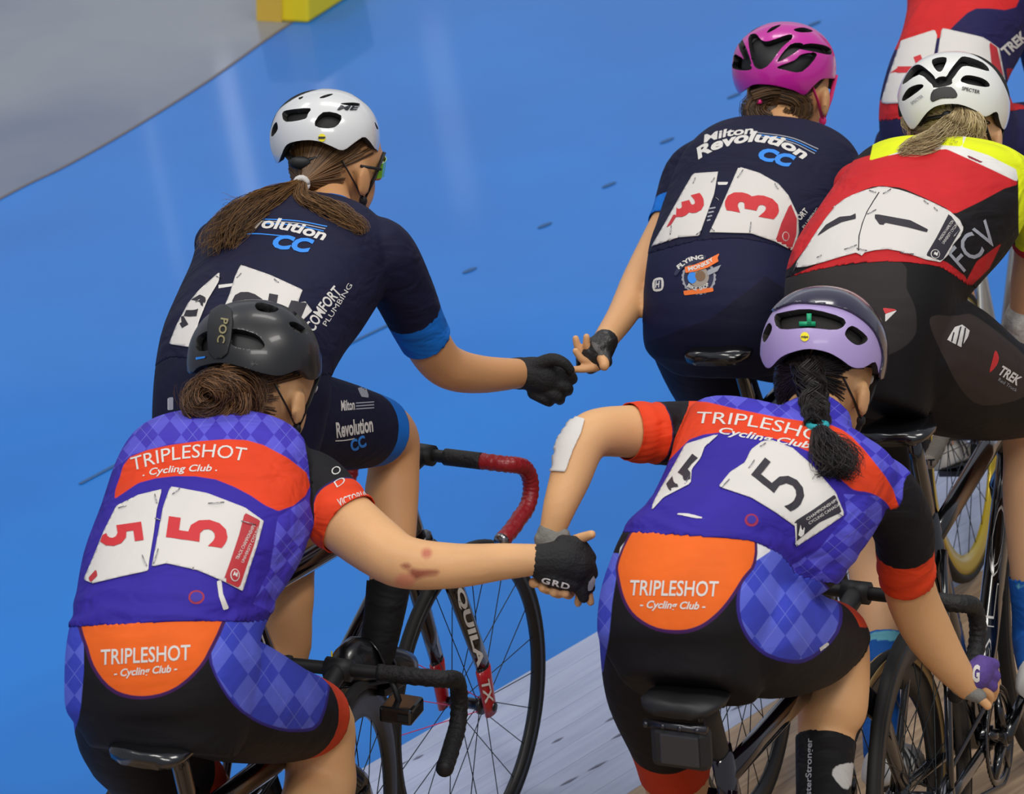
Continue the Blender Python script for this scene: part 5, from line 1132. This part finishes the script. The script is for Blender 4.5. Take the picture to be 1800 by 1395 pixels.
for ph in (0, 2.09, 4.19):      # three woven strands
    pts = []
    for t in np.linspace(0, 1, 14):
        x, y = 1418+18*t+2*math.sin(t*3), 640+108*t; pts.append((x+15*math.sin(t*11+ph), y, -.112-.03*t-.012*math.cos(2*(t*11+ph)), 17-5*t))
    strands(mb, tn, G(pts), 190, .001, .97, .12, 60+int(ph))
strands(mb, tn, G([(1437, 745, -.145, 9), (1444, 765, -.155, 18), (1455, 795, -.155, 30), (1470, 825, -.15, 36), (1474, 842, -.15, 34)]), 520, .0009, .72, .4, 71, flat=.6)
strands(mb, tn, G([(1440, 745, -.145, 6), (1462, 775, -.15, 16), (1492, 800, -.14, 22), (1502, 830, -.13, 12)]), 110, .0008, .7, .5, 72, flat=.6)
build_hair(D, mb, tn, mhD)
tc_ = G([(1437, 747, -.145, 12)])[0][:3]; mb = MB(); mb.tube([tc_+np.array([.0145*math.cos(a_), .012*math.sin(a_), .0]) for a_ in np.linspace(0, 6.28, 25)], .0062, 8); mb.build('hair_tie', mat('tie_teal', (20, 150, 158), .7), D.root)
for sd in 'RL': foot(D, sd, None, mshoe_b)
# camera unit and bolts under D's saddle
q = BK['D']; sz = q.saddle_z; mb = MB(); mb.box(q.P(-.325, .005, sz-.078), (q.r, q.f, q.u), (.052, .016, .038)); cu = mb.build('saddle_camera', M['black_matte'], q.root, smooth=False, bevel=.013)
mb = MB(); mb.box(q.P(-.342, .008, sz-.078), (q.r, q.f, q.u), (.034, .003, .027)); mb.build('camera_screen', mat('screen_grey', (48, 48, 52), .3), cu, smooth=False, bevel=.003)
mb = MB(); [mb.ball(q.P(-.34, -.05+.03*k_, sz-.04), .0055, 6, 10) for k_ in range(4)]; mb.tube([q.P(-.335, -.055, sz-.04), q.P(-.335, .055, sz-.04)], .008, 8); mb.build('camera_mount', M['dark_steel'], cu)

# ================================================================== rider E : red, black and yellow jersey, white helmet
E_ = Rider('E', 'cyclist in red, black and yellow jersey number 1 with white vented helmet', (216, 168, 126)); E = E_
E.torso([(1430, 700, 1630, 730, -.26, .10), (1392, 630, 1655, 655, -.22, .13), (1378, 550, 1676, 570, -.18, .135), (1388, 484, 1690, 500, -.11, .125), (1422, 418, 1732, 458, -.02, .115), (1466, 352, 1782, 405, .08, .115),
         (1508, 306, 1812, 347, .17, .105), (1560, 286, 1815, 312, .22, .07), (1612, 284, 1770, 290, .25, .04)])
E.chain('armR', [(1775, 320, .2, 48), (1808, 345, .22, 44), (1818, 400, .28, 38), (1812, 450, .33, 30), (1803, 500, .37, 27), (1796, 545, .40, 22)])
sh = E.pt(1510, 330, .2); E.chain('armL', [(sh, 0, 0, 42), (sh*.5+E.B.P(.38, -.16, .98)*.5, 0, 0, 36), (E.B.P(.38, -.17, .96), 0, 0, 28), (E.B.Lbar[12]+E.B.u*.02, 0, 0, 22)])
E.chain('legR', [(1590, 610, -.14, 120), (1660, 645, .0, 118), (1740, 680, .14, 92), (1812, 700, .28, 72), (1822, 780, .30, 60), (1818, 870, .27, 56), (1814, 960, .23, 44), (1814, 1060, .2, 33), (1812, 1125, .19, 29), (ankle3(E, 'R', .10), 0, 0, 28)])
E.chain('legL', [(1470, 620, -.14, 100), (1500, 720, -.03, 82), (1540, 830, .1, 58), (1545, 900, .08, 52), (1540, 1000, .01, 50), (1548, 1100, -.07, 37), (1548, 1180, -.12, 31), (ankle3(E, 'L', .10), 0, 0, 29)])
E.head(1680, 232, .39, 26, 10, 1.0); E.neck((1680, 300, .26), 50, 44)
ez = proj(E.pt(1796, 545, .40))[2]
E_sk = [[(1796, 545, 0, 20), (1790, 570, .0, 20)], [(1782, 566, 0, 9), (1770, 590, .0, 8), (1772, 612, .02, 7)]]
make_hand(E, ez, E_sk, [[(1796, 540, 0, 23), (1788, 565, .0, 25), (1790, 590, .01, 22)], [(1778, 560, 0, 13), (1768, 585, .01, 11), (1776, 610, .03, 9)], [(1790, 575, -.005, 13), (1784, 600, .0, 11), (1792, 620, .02, 9)]], mat('glove_pale', (176, 174, 168), .6, bump=.4, bscale=60, var=.4, vscale=40))
E.body(); E.eyes()
E.fields([(1300, 500), (1392, 488), (1440, 476), (1504, 464), (1580, 462), (1650, 470), (1700, 500), (1800, 520)], {'armR': E.limbpt('armR', 1815, 425), 'armL': .26}, {'legR': E.limbpt('legR', 1806, 698), 'legL': .40}, .012)
GREY_P, RED_E, YEL = (44, 40, 39), (196, 36, 40), (222, 232, 20)
armE = E.band('armR', .045, 2)
jE, jEb = E.cloth('jersey', E.fj, .0035, (20, 17, 19), [
    (smooth_poly([(1380, 500), (1433, 470), (1504, 440), (1571, 440), (1661, 462), (1700, 505), (1600, 520), (1452, 520)], 2), (186, 32, 36)),
    ([(1757, 425), (1735, 470), (1698, 505), (1690, 500), (1713, 458)], (186, 32, 36)),
    (smooth_poly([(1560, 274), (1664, 263), (1716, 288), (1785, 321), (1763, 333), (1680, 377), (1662, 369), (1593, 337), (1567, 332), (1534, 332), (1489, 356), (1440, 410), (1395, 470), (1370, 470), (1420, 330), (1519, 280)], 2), RED_E),
    ([(1560, 278), (1600, 270), (1664, 266), (1713, 288), (1784, 321), (1790, 300), (1700, 240), (1590, 240)], (222, 220, 214)),
    ([(1530, 286), (1566, 276), (1600, 264), (1640, 258), (1692, 262), (1692, 200), (1550, 200)], YEL),
    ([(1690, 262), (1705, 230), (1760, 200), (1900, 260), (1900, 460), (1790, 445), (1786, 400), (1786, 318), (1783, 300), (1735, 276)], YEL), (np.minimum(armE, E.band('armR', E.limbpt('armR', 1816, 412), 1)), RED_E)], label='red, black and fluorescent yellow jersey')
shE, shEb = E.cloth('shorts', E.fs, .0028, (15, 13, 14), [
    (smooth_poly([(1360, 480), (1480, 470), (1583, 462), (1592, 507), (1605, 536), (1609, 565), (1603, 594), (1564, 622), (1480, 640), (1380, 600)], 3), GREY_P),
    (smooth_poly([(1633, 556), (1680, 556), (1716, 560), (1810, 640), (1804, 692), (1726, 710), (1687, 682), (1658, 630), (1638, 590)], 3), (52, 43, 40)),
    (E.band('legR', E.limbpt('legR', 1790, 694), 2), (150, 24, 30))], label='black shorts with dark grey mesh panels', wrinkle=.12)
SKB = (28, 92, 176)
for nm, xx, yy in (('legR', 1814, 1012), ('legL', 1548, 1112)):
    t0 = E.limbpt(nm, xx, yy); E.cloth('sock', E.band(nm, t0, 5), .003, SKB, [(E.band(nm, t0, t0+.02), (110, 186, 206)), (E.band(nm, t0+.085, t0+.105), (214, 200, 150)), (E.band(nm, t0+.07, t0+.086), (214, 120, 50))], label='bright blue patterned sock' if nm == 'legR' else None)
tg = Tgt([jEb, shEb])
_, b1 = patch('number_bib', smooth_poly([(1545, 331), (1571, 334), (1602, 343), (1668, 373), (1692, 403), (1674, 430), (1651, 462), (1600, 449), (1560, 440), (1520, 446), (1513, 456), (1506, 446), (1450, 462), (1400, 472), (1418, 440), (1440, 405), (1470, 365), (1500, 345)], 2), M['paper'], E.root, tg)
tb = Tgt([b1])
patch('bib_strip', [(1668, 375), (1688, 404), (1655, 459), (1627, 449), (1646, 417)], M['strip_black'], E.root, tb, .0012, thick=0)
patch('bib_emblem', ellipse(1643, 447, 8, 8), M['white_print'], E.root, tb, .002, 2, thick=0); patch('bib_emblem', ellipse(1643, 447, 6.8, 6.8), M['strip_black'], E.root, tb, .0026, 2, thick=0); patch('bib_emblem', [(1639, 450), (1642, 441), (1644, 447), (1648, 441), (1646, 452), (1642, 448)], M['white_print'], E.root, tb, .0032, 2, thick=0)
print_text('bib_lettering', 'MADISON HAMILTON', [(1652, 424), (1676, 390)], 5, M['white_print'], E.root, tb, .0022, bold=.0); print_text('bib_lettering', 'UNIVERSITY CYCLING', [(1658, 430), (1684, 394)], 5, M['white_print'], E.root, tb, .0022, bold=.0)
patch('number', [(1538, 378), (1545, 378), (1600, 388), (1631, 404), (1630, 409), (1595, 400), (1556, 392), (1554, 396), (1546, 395), (1538, 384)], M['num_black'], E.root, tb, .0016, 3, thick=0)
patch('number', [(1504, 376), (1505, 385), (1480, 391), (1458, 402), (1435, 417), (1452, 396), (1476, 382), (1496, 380)], M['num_black'], E.root, tb, .0016, 3, thick=0)
mb = MB(); pts_ = []
for x, y in ((1545, 338), (1536, 352), (1524, 372), (1516, 392), (1510, 415), (1509, 440)):
    h = tb.hit(x, y); pts_.append(np.array(h[0])-nrm(ray(x, y))*.001) if h else None
mb.tube(pts_, .0012, 5); mb.build('bib_crease', M['num_black'], E.root)
pins(E.root, Tgt([b1, jEb]), [(1462, 366, 1474, 358), (1528, 334, 1540, 338), (1552, 340, 1566, 332), (1524, 376, 1540, 368), (1436, 452, 1444, 448), (1484, 438, 1506, 430), (1506, 436, 1524, 440), (1582, 444, 1606, 446), (1624, 352, 1632, 358), (1642, 364, 1648, 370), (1686, 404, 1676, 416), (1394, 478, 1402, 462)])
print_text('jersey_lettering', 'FCV', [(1692, 478), (1720, 450), (1758, 420)], 46, M['grey_print'], E.root, tg, bold=.006, shear=.1)
patch('jersey_emblem', [(1697, 273), (1706, 276), (1732, 288), (1722, 287), (1703, 279)], mat('maroon_print', (128, 20, 40), .6), E.root, tg, .002, 2.5, thick=0)
patch('shorts_emblem', [(1551, 541), (1577, 544), (1556, 552)], M['num_red'], E.root, tg, .002, 2, thick=0); patch('shorts_emblem', [(1577, 545), (1556, 566), (1556, 552)], M['white_print'], E.root, tg, .002, 2, thick=0)
patch('shorts_emblem', [(1677, 575), (1690, 571), (1703, 581), (1700, 592), (1688, 610), (1664, 597)], M['white_print'], E.root, tg, .002, 2, thick=0)
for x0, y0, x1, y1 in ((1686, 574, 1678, 606), (1680, 580, 1700, 588), (1673, 590, 1695, 600), (1694, 576, 1688, 608), (1674, 584, 1670, 600)):
    patch('shorts_emblem', [(x0, y0), (x0+2.2, y0+.6), (x1+2.2, y1+.6), (x1, y1)], M['num_black'], E.root, tg, .003, 1.5, thick=0)
print_text('shorts_lettering', 'TREK', [(1752, 656), (1786, 677)], 17, M['white_print'], E.root, tg, bold=.03, shear=.1); print_text('shorts_lettering', 'Red Truck', [(1752, 668), (1784, 688)], 6, M['grey_print'], E.root, tg, bold=.0)
patch('shorts_emblem', smooth_poly([(1748, 616), (1754, 628), (1750, 642), (1738, 654), (1742, 636)], 3), M['num_red'], E.root, tg, .002, 2, thick=0)
hE, hEt = helmet(E, (1676, 185), (100, 95), 0, [(1577, 163), (1586, 138), (1607, 111), (1638, 95), (1672, 89), (1704, 93), (1737, 112), (1758, 136), (1774, 172), (1778, 204), (1765, 228), (1757, 212), (1752, 196), (1732, 205), (1715, 194), (1685, 183), (1650, 185), (1629, 198), (1607, 226), (1595, 220), (1582, 193)],
    [[(1586, 149), (1597, 125), (1612, 113), (1627, 120), (1644, 137), (1638, 148), (1616, 131)], [(1638, 105), (1664, 101), (1656, 124), (1646, 124)], [(1664, 134), (1683, 107), (1696, 99), (1728, 110), (1739, 125), (1715, 119), (1692, 117), (1673, 140)], [(1640, 154), (1646, 138), (1659, 134), (1672, 140), (1671, 149)], [(1586, 172), (1597, 155), (1616, 148), (1623, 153), (1590, 177)], [(1690, 144), (1698, 132), (1726, 137), (1740, 148), (1732, 153)]],
    mat('helmet_white_e', (228, 228, 222), .25, coat=.5), mat('liner_dark_e', (28, 28, 28), .7), caps=[([(1637, 179), (1641, 158), (1672, 153), (1683, 171), (1655, 173)], mat('panel_charcoal', (52, 50, 50), .6), .012)], label='white helmet with angular black vents')
print_text('helmet_lettering', 'SPECTER', [(1690, 158), (1721, 165)], 6, M['black_matte'], hE, hEt, .002, bold=.02); print_text('helmet_lettering', 'SPECTER', [(1604, 184), (1624, 170)], 5, M['grey_print'], hE, hEt, .002, bold=.02)
mhE = hair_mat('hair_blonde', (124, 102, 66), (222, 200, 152)); mb = MB(); tn = []; z0 = proj(E.hc)[2]
bt = W(1680, 215, z0-.10); hair_cap(E, mb, tn, 1100, 17, target=bt)
G = hairguide(z0, Tgt([jEb]))
strands(mb, tn, G([(1690, 188, -.10, 12), (1690, 210, -.12, 24), (1672, 232, -.125, 26), (1640, 250, -.125, 20), (1600, 262, -.12, 14), (1578, 270, -.11, 6)]), 420, .0009, .7, .5, 81, flat=.5)
strands(mb, tn, G([(1690, 190, -.10, 12), (1705, 215, -.115, 24), (1695, 240, -.12, 22), (1670, 254, -.12, 12)]), 260, .0009, .75, .5, 82, flat=.5)
strands(mb, tn, G([(1590, 205, -.03, 6), (1592, 220, -.04, 8), (1605, 235, -.05, 8)]), 40, .0008, .7, .5, 83)
build_hair(E, mb, tn, mhE)
mb = MB(); mb.tube([W(1618, 218, z0-.06), W(1635, 208, z0-.09), W(1665, 203, z0-.10), W(1700, 206, z0-.095), W(1735, 215, z0-.06)], .010, 8, squash=.4); mb.ball(W(1665, 205, z0-.104), (.012, .006, .012), 8, 12); mb.build('retention_dial', M['black_matte'], hE)
for sd in 'RL': foot(E, sd, None, mshoe_w)
def tgt_of(root, names):
    b = []
    for o in COL.objects:
        if o.name.split('.')[0] in names:
            p = o
            while p.parent: p = p.parent
            if p == root:
                v = np.array([q.co[:] for q in o.data.vertices])+np.array(root.location); b.append(BVHTree.FromPolygons(v.tolist(), [tuple(f.vertices) for f in o.data.polygons]))
    return Tgt(b)
tE = tgt_of(BK['E'].root, ('bar_plug',)); print_text('bar_end_mark', '3T', [proj(BK['E'].Lbar[-1])[:2]+np.array([-10, 6]), proj(BK['E'].Lbar[-1])[:2]+np.array([10, 6])], 11, M['num_black'], BK['E'].hbo, tE, .0015, bold=.04)
tF_ = tgt_of(BK['E'].root, ('frame',)); 
def alongtube(Bk, a, b, t0, t1): 
    p, q = np.array(proj(Bk.P(*(np.array(a)+(np.array(b)-np.array(a))*t0)))[:2]), np.array(proj(Bk.P(*(np.array(a)+(np.array(b)-np.array(a))*t1)))[:2]); return [p, q]
e_ = alongtube(BK['E'], (0, 0, .28), (.43, 0, .70), .2, .85); d_ = nrm(e_[1]-e_[0]); n_ = np.array([-d_[1], d_[0]])
print_text('frame_lettering', 'SLO', [e_[0]+n_*9, e_[1]+n_*9], 22, M['white_print'], BK['E'].root, tF_, .0012, bold=.0); print_text('frame_lettering', 'SLO', [e_[0]+n_*9, e_[1]+n_*9], 22, M['black_gloss'], BK['E'].root, tF_, .002, bold=-.018)
tB_ = tgt_of(BK['B'].root, ('frame', 'fork', 'fork_tip')); b_ = BK['B']
fa, fb = b_.S(.495, .045, .62), b_.S(.553, .052, .43); e_ = alongtube(b_, fa, fb, 0.0, 1.0); d_ = nrm(e_[1]-e_[0]); n_ = np.array([-d_[1], d_[0]])
print_text('fork_lettering', 'QUILA', [e_[0]+n_*7, e_[1]+n_*7], 13, M['white_print'], b_.root, tB_, .0015, bold=.04)
e_ = alongtube(b_, b_.S(.560, .0525, .40), b_.S(.572, .053, .345), 0.0, 1.0); print_text('fork_lettering', 'TX', [e_[0]+n_*7, e_[1]+n_*7], 13, M['white_print'], b_.root, tB_, .003, bold=.02)
e_ = alongtube(b_, (-.12, 0, .75), (-.06, 0, .56), 0, 1); d_ = nrm(e_[1]-e_[0]); n_ = np.array([-d_[1], d_[0]]); print_text('frame_lettering', 'TR', [e_[0]+n_*8, e_[1]+n_*8], 26, M['white_print'], b_.root, tB_, .0015, bold=.0)
# cycle computer on A's bars
q = BK['A']; cpos = W(706, 1246, proj(q.Rbar[0])[2]-.02); mb = MB(); mb.box(cpos, (q.r, q.f, q.u), (.032, .035, .016)); cc_ = mb.build('cycle_computer', M['black_gloss'], q.root, smooth=False, bevel=.006)
mb = MB(); mb.box(cpos-q.f*.036+q.r*.016, (q.r, q.f, q.u), (.010, .002, .006)); mb.build('port_cover', M['black_matte'], cc_, smooth=False)
mb = MB(); mb.tube([cpos+q.f*.0, cpos*.5+q.Rbar[3]*.5+q.u*.005, q.Rbar[3]], .006, 8); mb.build('computer_mount', M['black_matte'], q.root)
tA_ = tgt_of(q.root, ('bar_tape',))
for k_ in range(4): patch('tape_mark', [(676+k_*7, 1224-k_), (680+k_*7, 1206-k_), (683+k_*7, 1212-k_), (680+k_*7, 1226-k_)], M['white_print'], q.hbo, tA_, .0015, 2, thick=0)
print_text('bar_end_mark', '3T', [(1619, 824), (1640, 820)], 13, M['num_black'], BK['E'].hbo, Tgt([BVHTree.FromPolygons([tuple(v_) for v_ in (W(1600, 780, 8.0), W(1660, 780, 8.0), W(1630, 860, 8.0))], [(0, 1, 2)])]), .0) if False else None

# ================================================================== rider F : red and navy jersey, far right
F_ = Rider('F', 'cyclist in red and navy jersey number 7, partly out of frame at top right', (222, 174, 134)); F = F_
F.torso([(1580, 330, 1770, 340, -.24, .10), (1552, 280, 1795, 285, -.2, .13), (1545, 210, 1792, 205, -.15, .13), (1560, 150, 1768, 140, -.08, .12), (1583, 95, 1780, 92, .0, .115), (1594, 40, 1806, 50, .1, .115), (1600, -30, 1836, -10, .2, .11), (1640, -75, 1825, -60, .27, .08), (1690, -90, 1780, -85, .3, .05)])
F.chain('armR', [(1800, -5, .2, 42), (1828, 20, .22, 42), (1832, 90, .3, 36), (1840, 150, .38, 28), (1850, 210, .44, 22)])
sh = F.pt(1640, -10, .2); F.chain('armL', [(sh, 0, 0, 38), (sh*.5+F.B.P(.4, -.2, .98)*.5, 0, 0, 32), (F.B.P(.4, -.2, .96), 0, 0, 26), (F.B.Lbar[-10], 0, 0, 20)])
F.chain('legR', [(1740, 270, -.14, 80), (F.B.P(.08, .11, .88), 0, 0, 64), (F.B.P(.26, .11, .84), 0, 0, 46), (F.B.P(.22, .11, .7), 0, 0, 42), (ankle3(F, 'R', .2), 0, 0, 32), (ankle3(F, 'R'), 0, 0, 25)])
F.chain('legL', [(1610, 270, -.14, 74), (F.B.P(.02, -.1, .76), 0, 0, 58), (F.B.P(.14, -.1, .60), 0, 0, 44), (F.B.P(.06, -.1, .46), 0, 0, 44), (ankle3(F, 'L', .2), 0, 0, 32), (ankle3(F, 'L'), 0, 0, 25)])
F.head(1750, -140, .4, 25, 10, .98); F.neck((1735, -60, .28), 40, 36)
F.body(); F.eyes()
F.fields([(1400, 212), (1545, 212), (1640, 205), (1790, 195), (1900, 195)], {'armR': .3, 'armL': .28}, {'legR': .34, 'legL': .36}, .06)
NVF = (30, 26, 74)
jF, jFb = F.cloth('jersey', F.fj, .0035, NVF, [(smooth_poly([(1580, -60), (1700, -120), (1784, -60), (1783, 14), (1715, 18), (1680, 45), (1650, 70), (1560, 90), (1580, 40)], 3), (200, 36, 36)), ([(1500, 180), (1600, 174), (1800, 160), (1800, 230), (1500, 230)], (190, 36, 40)), ([(1765, 120), (1800, 118), (1800, 135), (1768, 145)], (170, 30, 34))], label='red and navy jersey with pinned numbers')
shF, shFb = F.cloth('shorts', F.fs, .0028, (28, 26, 66), [], label='dark navy cycling shorts', wrinkle=.15)
tg = Tgt([jFb, shFb])
_, b1 = patch('number_bib', [(1586, 73), (1644, 54), (1648, 65), (1642, 100), (1632, 180), (1560, 183), (1551, 181), (1565, 133)], M['paper'], F.root, tg)
_, b2 = patch('number_bib', [(1656, 51), (1726, 67), (1739, 75), (1754, 86), (1764, 140), (1757, 172), (1660, 178), (1648, 100)], M['paper'], F.root, tg)
patch('bib_strip', [(1738, 73), (1752, 84), (1763, 135), (1758, 140), (1742, 110)], M['strip_red'], F.root, Tgt([b2]), .0012, 3, thick=0)
digit('7', (1598, 122), 20, 56, 34, M['num_red'], F.root, Tgt([b1]), .0016, bold=.04)
print_text('sleeve_lettering', 'TREK', [(1768, 100), (1806, 66)], 18, M['white_print'], F.root, tg, bold=.04)
hF, hFt = helmet(F, (1742, -190), (82, 76), 0, ellipse(1742, -190, 84, 72, 16), [[(1700, -215), (1725, -225), (1725, -190), (1705, -185)], [(1750, -225), (1780, -215), (1775, -185), (1750, -190)]], mat('helmet_red', (170, 30, 34), .3, coat=.4), M['black_matte'], label='red helmet')
for sd in 'RL': foot(F, sd, None, mshoe_w)
#%%RIDERDATA
